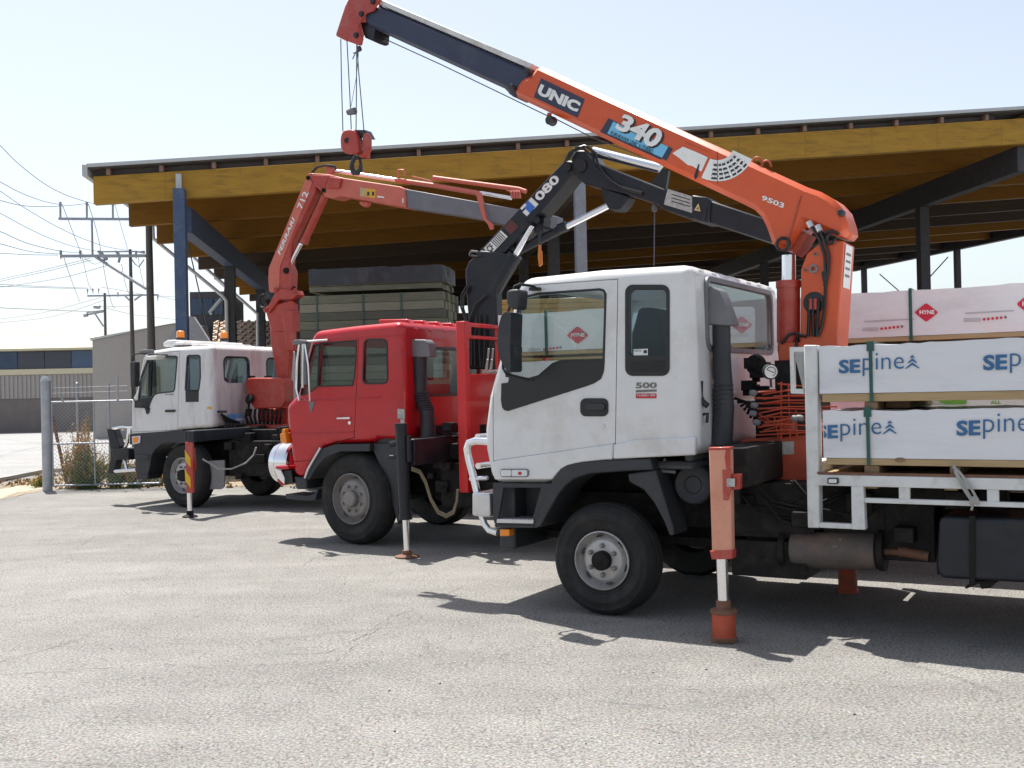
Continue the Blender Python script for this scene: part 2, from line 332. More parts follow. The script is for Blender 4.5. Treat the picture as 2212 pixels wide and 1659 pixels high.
# ------------------------------------------------------------------ cab shell
def px2xz(F, c, pts, y=0.0): return [(lambda q: (q.x, q.z))(F.S(*c(*p), y)) for p in pts]
def make_cab(F, par, c, outline, W, floor_z, wins, wscreen, rwins, door, paint, bev=.07, y0=0.0, backpaint=None, arch=None, ty=0.0):
    O = px2xz(F, c, outline, ty)
    mb = MB(); mb.prism(O, [], XZ, y0, y0-W); cab = mb.build('cab', [paint]+([backpaint] if backpaint else []), None, bev, 4); cab.modifiers[0].angle_limit = radians(28); cab.modifiers[0].use_clamp_overlap = False; bake(cab)
    zt = max(p[1] for p in O)-.07; fr_, bk_ = [], []          # cavity: inset extents at a row of heights
    for k in range(10):
        z = floor_z+(zt-floor_z)*k/9; xs_ = []
        for i in range(len(O)):
            (xa_, za_), (xb2, zb2) = O[i-1], O[i]
            if (za_-z)*(zb2-z) < 0: xs_.append(xa_+(xb2-xa_)*(z-za_)/(zb2-za_))
        if len(xs_) >= 2: fr_.append((max(xs_)-.055, z)); bk_.append((min(xs_)+.055, z))
    ii = fr_+bk_[::-1]
    cut = MB(); cut.prism(ii, [], XZ, y0-.05, y0-W+.05); cuts = [cut.build('cut', dashM)]
    for wn in wins:
        q = MB(); q.prism(wn, [], XZ, y0+.2, y0-W-.2); cuts.append(q.build('cut', paint))
    if wscreen:
        q = MB(); q.prism(wscreen, [], XZ, y0-.12, y0-W+.12); cuts.append(q.build('cut', paint))
    for rw in rwins:
        q = MB(); xb = min(p[0] for p in O); q.prism(rw, [], YZ, xb-.2, xb+.2); cuts.append(q.build('cut', paint))
    boolean(cab, cuts)
    dp = MB(); dp.prism(offset(door, .0), [], XZ, y0+.1, y0-.075); dpo = dp.build('cut', paint)
    dq = MB(); dq.prism(offset(door, -.007), [], XZ, y0+.1, y0-.085); dqo = dq.build('cut', paint)
    dr = dupo(cab, 'door'); boolean(dr, [dpo], 'INTERSECT'); boolean(cab, [dqo]); kill(cuts+[dpo, dqo])
    for o in (cab, dr): sharp(o.data, 30); o.parent = par; wn = o.modifiers.new('wn', 'WEIGHTED_NORMAL'); wn.keep_sharp = True
    if backpaint:
        for p in cab.data.polygons:
            if p.normal.x < -.75: p.material_index = 1
    # far side door seams are left to the shell; inside: floor, dashboard
    return cab, dr, O
def window(par, outer, holeo, glassm, y, W=None, frame=None, pane_in=.02):
    """rubber frame ring and pane on the side plane"""
    fr = MB(); fr.prism(outer, [holeo], XZ, y+.006, y-.03); f = fr.build('window', frame or black, par, .004, 2)
    g = MB(); g.prism(offset(holeo, -.01), [], XZ, y-.012, y-.016); g.build('pane', glassm, f); return f
exec_parts = []
# ================================================================== NEAR WHITE TRUCK
FN = Frame(gnd(1312, 1333), -60)
T = FN.root('crane_truck', 'nearest truck, white cab with bright orange crane and white tray', 'truck', 'crane trucks parked in the yard')
W = 2.2
out = [(400, 285), (440, 212), (1000, 152), (1655, 112), (1706, 1484), (1105, 1510), (880, 1530), (740, 1575), (662, 1665)]
out = [cW(*p) for p in out] + [(1192, 1044), (1058, 1043)] + [cW(*p) for p in [(166, 1440), (160, 1300), (190, 1060)]]
win = [(445, 362), (560, 335), (1000, 303), (1024, 312), (1033, 340), (1020, 790), (720, 800), (660, 822), (610, 865), (560, 908), (500, 925), (440, 925), (345, 905), (352, 780)]
quart = rrect(1212, 300, 1477, 772, 35)
winL = px2xz(FN, cW, win); quartL = px2xz(FN, cW, quart)
door = px2xz(FN, cW, [(241, 1520), (238, 1000), (300, 720), (398, 330), (440, 275), (600, 262), (1125, 226), (1108, 1396)])
wsc = px2xz(FN, cW, [(320, 272), (520, 300), (370, 930), (130, 960)])
XB = -.75
rw = [(lambda q: (q.y, q.z))(FN.B(*cK(*p), XB)) for p in [(200, 522), (430, 552), (455, 582), (506, 872), (494, 884), (290, 868)]]
zt = (rw[0][1]+rw[1][1])/2+.01; zb = (rw[3][1]+rw[5][1])/2
rwh = rrect(-W+.16+.12, zb, -.16-.12, zt, .07)
cab, dr, OL = make_cab(FN, T, ident, out, W, 1.12, [winL, quartL], wsc, [rwh], door, white, .085)
cab.name = 'cab'
# lower skirts below the waist crease, standing 18 mm proud
q = MB(); q.sp(FN, cW, [(243, 1522), (1100, 1398), (1094, 1512), (1040, 1513), (880, 1530), (770, 1560), (700, 1610), (662, 1655), (250, 1656)], .016, -.02, yt=0)
q.sp(FN, cW, [(1112, 1398), (1170, 1392), (1240, 1370), (1690, 1352), (1692, 1480), (1100, 1508), (1104, 1430)], .02, -.02, yt=0)
q.build('skirt', white, cab, .014, 3)
# door furniture
q = MB(); q.sp(FN, cW, [(297, 968), (345, 962), (352, 925), (500, 950), (562, 925), (618, 880), (668, 838), (725, 812), (1036, 803), (1030, 880), (1010, 935), (960, 968), (900, 990), (345, 1166), (318, 1160), (303, 1140), (294, 1090)], .008, -.01, yt=0)
q.build('door_trim', black, dr, .004)
fo = [(428, 350), (560, 318), (1000, 287), (1032, 297), (1049, 330), (1035, 806), (725, 814), (668, 838), (618, 880), (562, 925), (500, 948), (440, 945), (325, 922), (336, 780)]
window(dr, px2xz(FN, cW, fo), winL, glass, 0)
h = MB(); h.sp(FN, cW, rrect(862, 1074, 1062, 1204, 40), .012, -.004, yt=0); hh = h.build('handle', black, dr, .006, 3)
h = MB(); h.sp(FN, cW, rrect(905, 1112, 1045, 1160, 20), .03, .012, yt=0); h.build('grip', dgrey, hh, .006)
h = MB(); p = FN.S(*cW(1023, 1275)); h.lathe([(.018, 0), (.018, .006), (.012, .009), (.001, .009)], p, (0, 1, 0), 16); h.build('key_lock', alu, dr)
qo = rrect(1182, 262, 1500, 915, 55)
f = MB(); f.prism(px2xz(FN, cW, qo), [quartL], XZ, .008, -.03)
for k in range(5): f.sp(FN, cW, [(1220, 812+k*17), (1470, 806+k*17), (1470, 813+k*17), (1220, 819+k*17)], .013, .007, yt=0)
f = f.build('window', black, cab, .003); g = MB(); g.prism(offset(quartL, -.01), [], XZ, -.012, -.016); g.build('pane', glassd, f)
f = MB(); f.prism(rrect(-W+.24, zb-.04, -.24, zt+.04, .09), [rwh], YZ, XB-.012, XB+.03); f = f.build('rear_window', mgrey, cab, .003)
g = MB(); g.prism(rwh, [], YZ, XB+.014, XB+.018); g.build('pane', glass, f)
# windscreen and far glass
a, b = Vector((winL[0][0], 0, winL[0][1])), None
g = MB(); P0 = FN.S(*cW(388, 300)); P1 = FN.S(*cW(212, 960)); 
g.add([(P0.x-.01, -.12, P0.z), (P0.x-.01, -W+.12, P0.z), (P1.x-.02, -W+.12, P1.z), (P1.x-.02, -.12, P1.z)], [[0, 1, 2, 3]]); g.build('windscreen', glass, cab)
g = MB(); g.prism(offset(winL, -.01), [], XZ, -W+.016, -W+.012); g.prism(offset(quartL, -.01), [], XZ, -W+.016, -W+.012); g.build('far_side_glass', glass, cab)
# roof ribs
q = MB()
for k in range(7):
    yy = -.25-k*.29; q.prism([(-.70, 2.55), (-.73, 2.60), (-.66, 2.632), (-.55, 2.645), (.2, 2.645), (.3, 2.60)], [], XZ, yy-.06, yy+.06)
q.split('roof_rib', white, cab, .018, 3)
# interior
q = MB(); q.box(.42, .72, -.1, -W+.1, 1.12, 1.48); q.box(-.68, .42, -.1, -W+.1, 1.12, 1.18); q.box(-.68, -.60, -.1, -W+.1, 1.18, 1.5)
q.build('dashboard', dashM, cab, .03)
def seat(F, par, x, yc, z0, z1, w=.46, name='seat'):
    q = MB(); prof = [(-w/2, z0), (w/2, z0), (w/2*1.0, z0+.38), (w*.38, z0+(z1-z0)*.68), (w*.27, z1-.08), (w*.2, z1), (-w*.2, z1), (-w*.27, z1-.08), (-w*.38, z0+(z1-z0)*.68), (-w/2, z0+.38)]
    q.prism(prof, [], YZ, x-.07, x+.07); q.v = [Vector((v.x-(v.z-z0)*.12, v.y+yc, v.z)) for v in q.v]
    q.box(x, x+.48, yc-w/2, yc+w/2, z0-.05, z0+.1); return q.build(name, seatM, par, .03, 3)
q = MB(); q.sp(FN, cW, rpoly([(1205, 790), (1222, 620), (1252, 520), (1272, 440), (1300, 425), (1375, 425), (1398, 460), (1425, 540), (1456, 640), (1465, 790)], 25), -.42, -.86); q.build('seat', seatM, cab, .04, 3); seat(FN, cab, -.28, -W+.5, 1.3, 2.1)
q = MB(); pts = [(.22+.19*cos(t)*.45, -W+.55+.2*sin(t), 1.62+.19*cos(t)*.9) for t in [2*pi*i/24 for i in range(25)]]; q.tube(pts, .014, 8); q.tube([(.22, -W+.55, 1.62), (.5, -W+.55, 1.35)], .02, 8); q.build('steering_wheel', black, cab)
# lettering on the quarter panel
t = MB(); text(t, '500', FN, cW, [(1258, 961), (1408, 960), (1408, 1002), (1258, 1004)], 0, .03); flat(t, FN, cW, [(1258, 1016), (1407, 1011), (1407, 1027), (1258, 1032)], 0, mi=1)
flat(t, FN, cW, rrect(1258, 1040, 1406, 1075, 5), 0, mi=2); text(t, 'TURBO 500', FN, cW, [(1266, 1047), (1398, 1045), (1398, 1060), (1266, 1062)], 0, .01, mi=3, off=.006)
t.build('badge', [stickgy, stickgy, stickr, clearl], cab)
q = MB(); q.sp(FN, cW, rrect(300, 1578, 500, 1636, 18), .028, .0, yt=0, mi=1); q.sp(FN, cW, rrect(306, 1585, 380, 1629, 10), .034, .028, yt=0); q.sp(FN, cW, rrect(384, 1585, 494, 1629, 10), .034, .028, yt=0)
q.sp(FN, cW, rrect(430, 1597, 456, 1620, 8), .0355, .034, yt=0, mi=2); q.build('side_lamp', [clearl, mgrey, stickr], cab, .003)
t = MB(); flat(t, FN, cW, [(1238, 724), (1340, 720), (1340, 766), (1238, 768)], 0, -.008); text(t, 'HOME STAY', FN, cW, [(1243, 728), (1300, 727), (1300, 742), (1243, 743)], 0, off=-.006, mi=1); flat(t, FN, cW, [(1310, 730), (1334, 729), (1334, 752), (1310, 753)], 0, -.006, mi=1); t.build('window_sticker', [stickw, stickb], cab)
# dark wheel arch trim and step box
q = MB(); q.sp(FN, cL, [(635, 302), (660, 250), (700, 195), (745, 170), (800, 156), (930, 146), (1060, 140), (1320, 128), (1345, 205), (1150, 215), (900, 232), (800, 265), (740, 310), (690, 370), (560, 600), (515, 608)], .02, -.38, yt=0)
q.build('wheel_arch', dgrey, T, .012)
q = MB(); q.sp(FN, cL, [(1150, 235), (1345, 205), (1465, 600), (1475, 660), (1440, 665), (1400, 560), (1330, 430), (1260, 345), (1160, 290)], -.02, -.30, yt=0); q.build('mudguard', dgrey, T, .01)
q = MB(); q.sp(FN, cL, [(228, 297), (635, 302), (515, 608), (250, 605), (232, 560), (225, 380)], .0, -.03, [[(300, 330), (560, 330), (500, 545), (262, 545)]], yt=0)
q.sp(FN, cL, [(228, 300), (630, 305), (515, 600), (250, 600)], -.30, -.33, yt=0); q.sp(FN, cL, [(240, 585), (515, 590), (512, 607), (250, 604)], .012, -.32, yt=0)
q.sp(FN, cL, [(262, 545), (515, 552), (512, 578), (258, 572)], .016, -.02, yt=0, mi=1)
for k in range(14): q.sp(FN, cL, [(266+k*18, 543), (276+k*18, 543), (276+k*18, 553), (266+k*18, 553)], .016, -.2, yt=0, mi=1)
q.build('step_box', [dgrey, alu], T, .004)
q = MB(); q.sp(FN, cL, rrect(275, 617, 340, 665, 6), .0, -.08, yt=0); q.build('amber_marker', amber, T, .006)
q = MB(); q.box(.85, 1.0, -.1, -W+.1, .45, 1.0); q.build('front_panel', dgrey, T, .02)
# chrome bull bar
q = MB(); A = lambda x, y, yy: FN.S(*cL(x, y), yy)
for yy in (-.1, -W+.1):
    q.tube([A(170, 12, yy)+Vector((-.12, 0, 0)), A(110, 5, yy), A(62, 20, yy), A(48, 60, yy), A(60, 130, yy), A(95, 260, yy), A(120, 370, yy)], .032, 14)
    q.tube([A(150, 520, yy), A(170, 580, yy), A(200, 620, yy), A(260, 640, yy)], .028, 12)
for zz in (1.36, 1.12): q.tube([(A(80, 200, 0).x, -.1, zz), (A(80, 200, 0).x, -W+.1, zz)], .026, 12)
q.tube([A(70, 270, -.1), A(190, 262, -.1)], .018, 10)
bb_ = q.build('bull_bar', chrome, T)
q = MB(); q.sp(FN, cL, [(80, 362), (205, 368), (210, 535), (185, 535), (80, 525)], -.02, -W+.02, yt=-.02); q.build('bumper', alu, bb_, .02, 3)
# mirrors
q = MB()
q.tube([FN.S(*cW(*p), yy) for p, yy in [((560, 296), .03), ((520, 272), .12), ((430, 258), .22), ((390, 275), .24), ((378, 340), .24), ((330, 500), .24), ((312, 600), .24), ((308, 860), .24), ((330, 900), .2), ((500, 942), .03)]], .011, 8)
q.sp(FN, cW, [(514, 285), (582, 283), (582, 306), (514, 308)], .05, .0, yt=0); ma = q.build('mirror_arm', black, T)
def mirror(par, F, c, cx0, cz0, cx1, cz1, y, mat_=dgrey):
    P = px2xz(F, c, rrect(cx0, cz0, cx1, cz1, min(abs(cx1-cx0), abs(cz1-cz0))*.35), y); q = MB(); xm = sum(p[0] for p in P)/len(P)
    q.prism([( (p[0]-xm)*1.0, p[1]) for p in P], [], lambda a, b, cc: (xm+cc+a*.35, y+a*1.6, b), -.035, .04); return q.build('mirror', mat_, par, .02, 3)
q = MB(); q.sp(FN, cW, rpoly([(372, 305), (462, 296), (450, 445), (400, 440), (370, 400)], 30), .33, .17, yt=.24); q.build('mirror', dgrey, T, .025, 3)
q = MB(); q.sp(FN, cW, rpoly([(322, 560), (345, 480), (380, 458), (412, 470), (404, 700), (408, 880), (385, 892), (335, 800), (312, 700)], 25), .34, .16, yt=.24); q.sp(FN, cW, rpoly([(404, 700), (428, 705), (425, 745), (405, 800)], 10), .3, .2, yt=.24); q.build('mirror', dgrey, T, .025, 3)
q = MB(); q.sp(FN, cW, rpoly([(312, 620), (404, 590), (405, 880), (330, 790)], 25), -W-.03, -W-.15, yt=.24); q.build('mirror', dgrey, T, .02, 3)
# snorkel
q = MB(); P = FN.S
sn = [(1680, 285), (1700, 262), (1740, 258), (1780, 290), (1800, 275), (1850, 300), (1880, 360), (1905, 430), (1946, 545), (1930, 556), (1710, 540)]
q.sp(FN, cW, sn, -.28, -.46, yt=-.28); q.build('snorkel_head', mgrey, T, .07, 5)
q = MB(); q.tube([P(*cW(x, y), -.36) for x, y in [(1868, 520), (1872, 800), (1885, 1000), (1890, 1130), (1875, 1300), (1862, 1400)]], [.068, .068, .07, .074, .082, .09], 20); 
for k in range(9): 
    c_ = P(*cW(1882, 980+k*32), -.36); q.lathe([(.07, -.012), (.078, 0), (.07, .012)], c_, (0, 0, 1), 20)
q.build('snorkel_pipe', dgrey, T)
q = MB(); q.tube([P(*cW(x, y), -.12) for x, y in [(1718, 950), (1716, 1060), (1735, 1100), (1770, 1130)]], .022, 10); q.tube([P(*cW(x, y), -.12) for x, y in [(1740, 1190), (1770, 1180), (1765, 1250)]], .012, 8)
q.build('grab_handle', black, T)
# chassis
q = MB()
for yy in (-.72, -1.53): q.box(.95, -6.4, yy-.04, yy+.04, .62, .88)
for xx in (-.5, -1.5, -2.4, -3.4, -4.6, -5.6): q.box(xx-.05, xx+.05, -.76, -1.5, .66, .82)
q.box(.75, -.7, -.82, -1.42, .45, 1.05); q.box(-.7, -1.3, -.85, -1.35, .5, .85); q.tube([(-1.3, -1.12, .62), (-4.1, -1.12, .5)], .05, 10)
q.tube([(.04, -.25, .40), (.04, -2.0, .40)], .07, 10); q.box(-.1, .18, -.5, -.62, .5, .62); q.box(.9, -1.0, -.62, -.68, .48, .55); q.box(.9, -.8, -1.6, -1.66, .48, .55)
q.box(-.78, -1.5, -.3, -.68, .62, 1.02); q.box(-.9, -1.45, -.25, -.66, .34, .60); q.box(-.8, -1.55, -1.7, -2.1, .4, .95)
q.box(-1.55, -2.3, -.35, -.70, .50, 1.06); q.box(-.65, -.78, -.5, -W+.4, 1.0, 1.28)
q.lathe([(.16, 0), (.16, .5)], (-1.5, -.45, .7), (1, 0, 0), 16)
rng = random.Random(3)
for k in range(26):
    x = -.8-rng.random()*2.6; z = .5+rng.random()*.5; y = -.15-rng.random()*.4; s_ = .03+rng.random()*.06; q.box(x-s_, x+s_, y-s_, y+s_, z-s_*.8, z+s_*.8)
for k in range(7):
    x = -.8-rng.random()*.6; z = .95+rng.random()*.2; q.tube([(x, -.2, z), (x-.15, -.25, z-.2), (x-.4, -.3, z-.25), (x-.7, -.3, z-.1)], .012, 6)
q.build('chassis', chass, T, .008, 1)
q = MB(); cc = P(*cL(1610, 310), -.22); q.lathe([(.001, .0), (.06, .0), (.07, -.01), (.10, -.01), (.135, .01), (.145, .0), (.15, -.03), (.14, -.05), (.14, -.35), (.001, -.35)], cc, (0, 1, 0), 32); q.build('air_cleaner', dgrey, T)
q = MB(); q.tube([P(*cL(*p), -.14) for p in [(1420, 130), (1390, 190), (1400, 215), (1490, 222)]], .012, 8); q.build('bracket_rod', mgrey, T)
wheel(FN, T, .04, 0, .425, .235, .225, 'silver', 1, radians(1))
wheel(FN, T, .04, -W+.05, .425, .235, .225, 'silver', -1)
for yy, sd in ((-.02, 1), (-.29, 1), (-W+.03, -1), (-W+.3, -1)): wheel(FN, T, -4.25, yy, .425, .235, .225, 'silver', sd)
# muffler
q = MB(); a = P(*c7(190, 1360), -.35); b = P(*c7(700, 1372), -.35); d = (b-a).normalized(); rr = .13
q.lathe([(.001, 0), (rr*.8, 0), (rr*.95, .01), (rr, .04), (rr, (b-a).length-.04), (rr*.95, (b-a).length-.01), (rr*.75, (b-a).length), (.001, (b-a).length)], a, d, 32); mf = q.build('muffler', muff, T)
q = MB(); q.tube([P(*cL(*p), -.35) for p in [(1850, 790), (1950, 765), (2050, 752), (2212, 752), (2260, 755)]], .034, 14); q.tube([b, P(*c7(830, 1375), -.35)], .024, 12); q.tube([P(*c7(820, 1370), -.35), P(*c7(860, 1372), -.35), P(*c7(1000, 1400), -.35)], .036, 12); q.split('exhaust_pipe', rust, mf)
q = MB(); 
for xx in (150, 725): 
    c_ = P(*c7(xx, 1365), -.35); q.lathe([(rr*.35, -.02), (rr+.012, -.02), (rr+.012, .02), (rr*.35, .02)], c_, d, 24); q.bar(c_+Vector((0, 0, .1)), c_+Vector((0, 0, .36)), .04, .02)
q.split('bracket', chass, mf)
# fuel tank
q = MB(); q.sp(FN, c7, rpoly([(1060, 1165), (1600, 1180), (2600, 1215), (2600, 1620), (1600, 1560), (1300, 1545), (1075, 1530), (1045, 1480)], 40), -.03, -.60, yt=-.03); ft = q.build('fuel_tank', blackc, T, .05, 4)
q = MB(); q.sp(FN, c7, [(1240, 1160), (1275, 1162), (1275, 1560), (1240, 1560)], -.015, -.62, yt=-.03); q.sp(FN, c7, [(1210, 1590), (1270, 1545), (1410, 1550), (1360, 1590), (1310, 1593), (1300, 1560), (1225, 1592)], -.1, -.2, yt=-.1); q.build('tank_strap', chass, ft)
# near outrigger
ly = .376; O_ = MB()
O_.sp(FN, cL, [(1718, 60), (1868, 55), (1880, 780), (1740, 790)], ly+.08, ly+.01, yt=ly+.08)
og = O_.build('outrigger', salmon, T, .01)
q = MB(); q.sp(FN, cL, [(1838, 66), (1870, 66), (1873, 205), (1842, 200), (1830, 120)], ly+.084, ly+.08, yt=ly+.08); q.sp(FN, cL, [(1815, 205), (1876, 205), (1878, 345), (1860, 415), (1822, 415)], ly+.09, ly+.08, yt=ly+.08)
q.sp(FN, cL, [(1872, 235), (1934, 238), (1932, 342), (1878, 345)], ly+.07, ly+.02, yt=ly+.08); q.sp(FN, cL, [(1728, 765), (1886, 760), (1884, 822), (1742, 825)], ly+.09, ly-.0, yt=ly+.08)
q.sp(FN, cL, [(1718, 52), (1868, 48), (1870, 68), (1720, 70)], ly+.085, ly+.005, yt=ly+.08)
q.split('leg_fitting', crred, og, .005)
q = MB(); flat(q, FN, cL, [(1843, 266), (1902, 266), (1900, 323), (1846, 323)], ly+.09, .003); q.build('sticker', dirtyst, og)
a = P(*cL(1810, 815), ly); b = P(*cL(1822, 1200), ly); q = MB(); q.tube([a, b], .039, 20); q.build('ram_rod', rodm, og)
G = gnd(1562, 1388)-FN.o; gx, gy = G.dot(FN.x), G.dot(FN.y)
q = MB(); q.lathe([(.08, .02), (.08, .19)], (b.x, ly, .004), (0, 0, 1), 28); q.lathe([(.001, .0), (.09, .0), (.09, .025), (.08, .03)], (b.x, ly, .004), (0, 0, 1), 28, 1); q.lathe([(.08, .185), (.09, .19), (.09, .212), (.055, .218), (.05, .22), (.05, .275), (.001, .275)], (b.x, ly, .004), (0, 0, 1), 28, 1); q.build('foot', [orangedk, rust], og)
q = MB(); q.box(-.94, -1.20, ly-.1, -.60, P(*cL(1870, 70), ly).z-.26, P(*cL(1870, 60), ly).z+.0); q.build('outrigger_beam', chass, og, .008)
# far outrigger: only its rod and foot reach below the tray
f2 = MB(); G2 = gnd(1832, 1280)-FN.o; fx, fy = G2.dot(FN.x), G2.dot(FN.y)
f2.box(fx-.09, fx+.09, fy-.08, fy+.08, .5, 1.3); og2 = f2.build('outrigger', orangedk, T, .01)
q = MB(); q.lathe([(.001, .0), (.085, .0), (.085, .02), (.077, .03), (.077, .2), (.085, .205), (.085, .225), (.035, .235), (.035, .5)], (fx, fy, .004), (0, 0, 1), 28); q.build('foot', orangedk, og2)
# crane base
yc = -1.12
q = MB(); q.sp(FN, cK, [(330, 1372), (470, 1360), (700, 1345), (800, 1360), (800, 1600), (500, 1612), (455, 1440), (335, 1410)], -.62, -1.62, yt=-.62); cb = q.build('crane_base', orangedk, T, .015)
q = MB(); flat(q, FN, cK, [(484, 1378), (522, 1376), (526, 1520), (510, 1535), (490, 1528)], -.62); flat(q, FN, cK, [(558, 1382), (632, 1378), (630, 1450), (560, 1452)], -.62, mi=1); q.build('sticker', [stickw, dirtyst], cb)
# control valves: banks of levers and rods
q = MB(); rng = random.Random(11)
for k in range(9):
    z0 = 1.5+k*.055; a = P(*cK(430+rng.random()*60, 1120+k*26), -.5); q.tube([a, a+Vector((-.18, 0, .01+rng.random()*.03)), a+Vector((-.52, 0, rng.random()*.03))], .006, 6)
for k in range(8):
    a = P(*cK(400+k*9, 1110+k*30), -.46-k*.02); b = a+Vector((-.12-rng.random()*.1, -.05, .10-rng.random()*.2+.0)); q.tube([a, b], .008, 7)
for (x0, y0_, x1, y1_) in [(520, 1130, 690, 1130), (500, 1165, 690, 1168), (490, 1200, 690, 1200), (480, 1245, 700, 1240), (430, 1300, 560, 1275), (420, 1345, 700, 1330), (540, 1060, 690, 1075), (560, 1050, 560, 1370), (600, 1060, 610, 1370), (640, 1200, 650, 1380), (520, 1240, 545, 1360)]:
    q.tube([P(*cK(x0, y0_), -.52), P(*cK(x1, y1_), -.56)], .007, 6)
q.sp(FN, cK, [(560, 1250), (620, 1250), (610, 1330), (545, 1340)], -.6, -.75, yt=-.6); q.split('control_lever', mat('lever_orange', (.42, .05, .015), .45, var=.2), cb)
q = MB()
for (x, y) in [(405, 1112), (412, 1180), (405, 1225), (425, 1275), (635, 1252), (665, 1250)]: q.lathe([(.001, -.03), (.022, -.02), (.026, 0), (.02, .025), (.001, .03)], P(*cK(x, y), -.46), (1, 0, .2), 12)
q.split('lever_knob', mgrey, cb)
q = MB(); 
for k in range(22):
    p_ = P(*cK(375+rng.random()*95, 935+rng.random()*180), -.85-rng.random()*.15); s_ = .02+rng.random()*.035; q.box(p_.x-s_, p_.x+s_, p_.y-s_, p_.y+s_, p_.z-s_*.7, p_.z+s_*.9)
q.box(-1.42, -1.12, -.72, -1.2, 1.46, 1.92); q.lathe([(.07, -.05), (.085, 0), (.07, .05), (.001, .06)], P(*cK(420, 955), -.95), (0, 1, 0), 18)
for k in range(8): q.tube([P(*cK(300+k*18, 1140+k*22), -.75), P(*cK(360+k*10, 1160), -.8), P(*cK(420+k*8, 1240+k*9), -.7)], .012, 6)
q.box(-.95, -1.25, -.75, -1.4, 1.25, 1.7); q.build('hydraulic_valves', chass, cb, .01)
q = MB(); gp = P(*cK(502, 993), -.5); vv = Vector((-.75, 1, 0)).normalized(); q.lathe([(.001, 0), (.052, 0), (.058, .010), (.058, -.03), (.001, -.03)], gp, vv, 28, 1); q.lathe([(.001, .004), (.050, .004)], gp, vv, 28); q.tube([gp+vv*-.02, P(*cK(505, 1080), -.5)], .009, 8, 1)
q.tube([gp+vv*.006+Vector((.03*cos(t), .022*cos(t), .034*sin(t))) for t in [i*.5+.4 for i in range(9)]], .0025, 5, 2); q.tube([gp+vv*.006+Vector((-.02, -.015, -.01)), gp+vv*.006+Vector((.022, .016, .014))], .003, 5, 2)
q.build('load_gauge', [stickw, dgrey, stickb], cb)
# crane column
q = MB(); yn = yc+.19; yf = yc-.19
colp = [(665, 830), (662, 600), (690, 420), (760, 330), (905, 262), (962, 262), (905, 850), (890, 960), (680, 960)]
q.sp(FN, cK, [(540, 900), (560, 1000), (560, 1100), (700, 1100), (720, 960), (860, 960), (905, 270), (790, 268), (700, 340), (668, 430), (664, 830), (548, 830)], yn, yf, yt=yn)
cc_ = q.build('crane_column', orange, cb, .012)
q = MB(); 
for x, y, r_ in [(740, 425, .035), (750, 345, .015), (695, 432, .012)]: q.lathe([(r_*.5, .02), (r_*.6, .02), (r_, .012), (r_, -.01)], P(*cK(x, y), yn), (0, 1, 0), 16)
q.build('column_bolt', rimgrey, cc_) if False else q.split('bolt', rimgrey, cc_)
q = MB(); hp = P(*cK(742, 612), yn); q.lathe([(.001, .003), (.085, .003)], hp, (0, 1, 0), 24)
for pts in [[(715, 600), (712, 700), (708, 800)], [(735, 590), (733, 700), (738, 800)], [(765, 600), (760, 700), (755, 800)], [(790, 440), (805, 520), (800, 640), (785, 740), (760, 800)], [(715, 165), (740, 210), (770, 260), (800, 350), (805, 450), (800, 520)], [(760, 185), (780, 230), (810, 300), (825, 360), (820, 440), (805, 520)], [(560, 840), (600, 790), (640, 780), (670, 795), (700, 800)], [(800, 225), (840, 215), (880, 235)]]:
    q.tube([P(*cK(*p), yn+.03) for p in pts], .0125, 8)
for k in range(5): q.tube([P(*cK(650+k*3, 800), yn-.02-k*.04), P(*cK(640+k*6, 860), yn+.03-k*.04), P(*cK(660, 940), yn-.03-k*.04)], .011, 7)
q.tube([P(*cK(835+22*cos(t), 260+24*sin(t)), yn+.03) for t in [i*pi/8 for i in range(14)]], .012, 7)
q.split('hydraulic_hose', black, cc_)
q = MB(); q.tube([P(*cK(712, 165), yn+.03), P(*cK(728, 195), yn+.035)], .025, 10); q.tube([P(*cK(760, 185), yn+.03), P(*cK(775, 218), yn+.035)], .025, 10); 
for x in (722, 748): q.tube([P(*cK(x, 590), yn+.03), P(*cK(x, 650), yn+.03)], .016, 8, 1)
q.split('hose_fitting', [alu, crred], cc_)
xr = P(*cK(905, 400), yn).x
q = MB(); 
pp = [FN.B(*cK(x, y), P(*cK(900, 330), yn).x) for x, y in [(912, 268), (952, 270), (942, 372), (902, 362)]]
for p_ in pp: pass
A0 = P(*cK(905, 262), yn); A1 = P(*cK(878, 640), yn)
dz = (A1-A0); u_ = dz.normalized()
c0_ = A0+u_*.03; c1_ = A0+u_*.36
q.add([c0_+Vector((-.006, -.06, 0)), c0_+Vector((-.006, -.29, 0)), c1_+Vector((-.006, -.29, 0)), c1_+Vector((-.006, -.06, 0))], [[0, 1, 2, 3]])
for k in range(4):
    s0 = A0+u_*(.10+k*.055); q.bar(s0+Vector((-.008, -.10, 0)), s0+Vector((-.008, -.24, 0)), .003, .018, mi=1)
q.build('warning_plate', [stickw, stickgy], cc_)
# lifting cylinder
q = MB(); a = P(*cK(600, 830), yc+.1); b = P(*cK(600, 495), yc+.1); q.tube([a, b], .09, 24); q.tube([a+Vector((0, 0, -.25)), a], .08, 20); q.tube([b-Vector((0, 0, .05)), b+Vector((0, 0, .005))], .098, 24); lc = q.build('lift_cylinder', crred, cc_)
q = MB(); q.tube([P(*cK(601, 500), yc+.1), P(*cK(600, 350), yc+.1)], .055, 24); q.build('ram_rod', rodm, lc)
q = MB(); c_ = P(*cK(570, 290), yc+.25); q.tube([c_+Vector((.05*cos(t), 0, .05*sin(t))) for t in [i*pi/10 for i in range(21)]], .014, 8); q.build('pin_ring', black, lc)
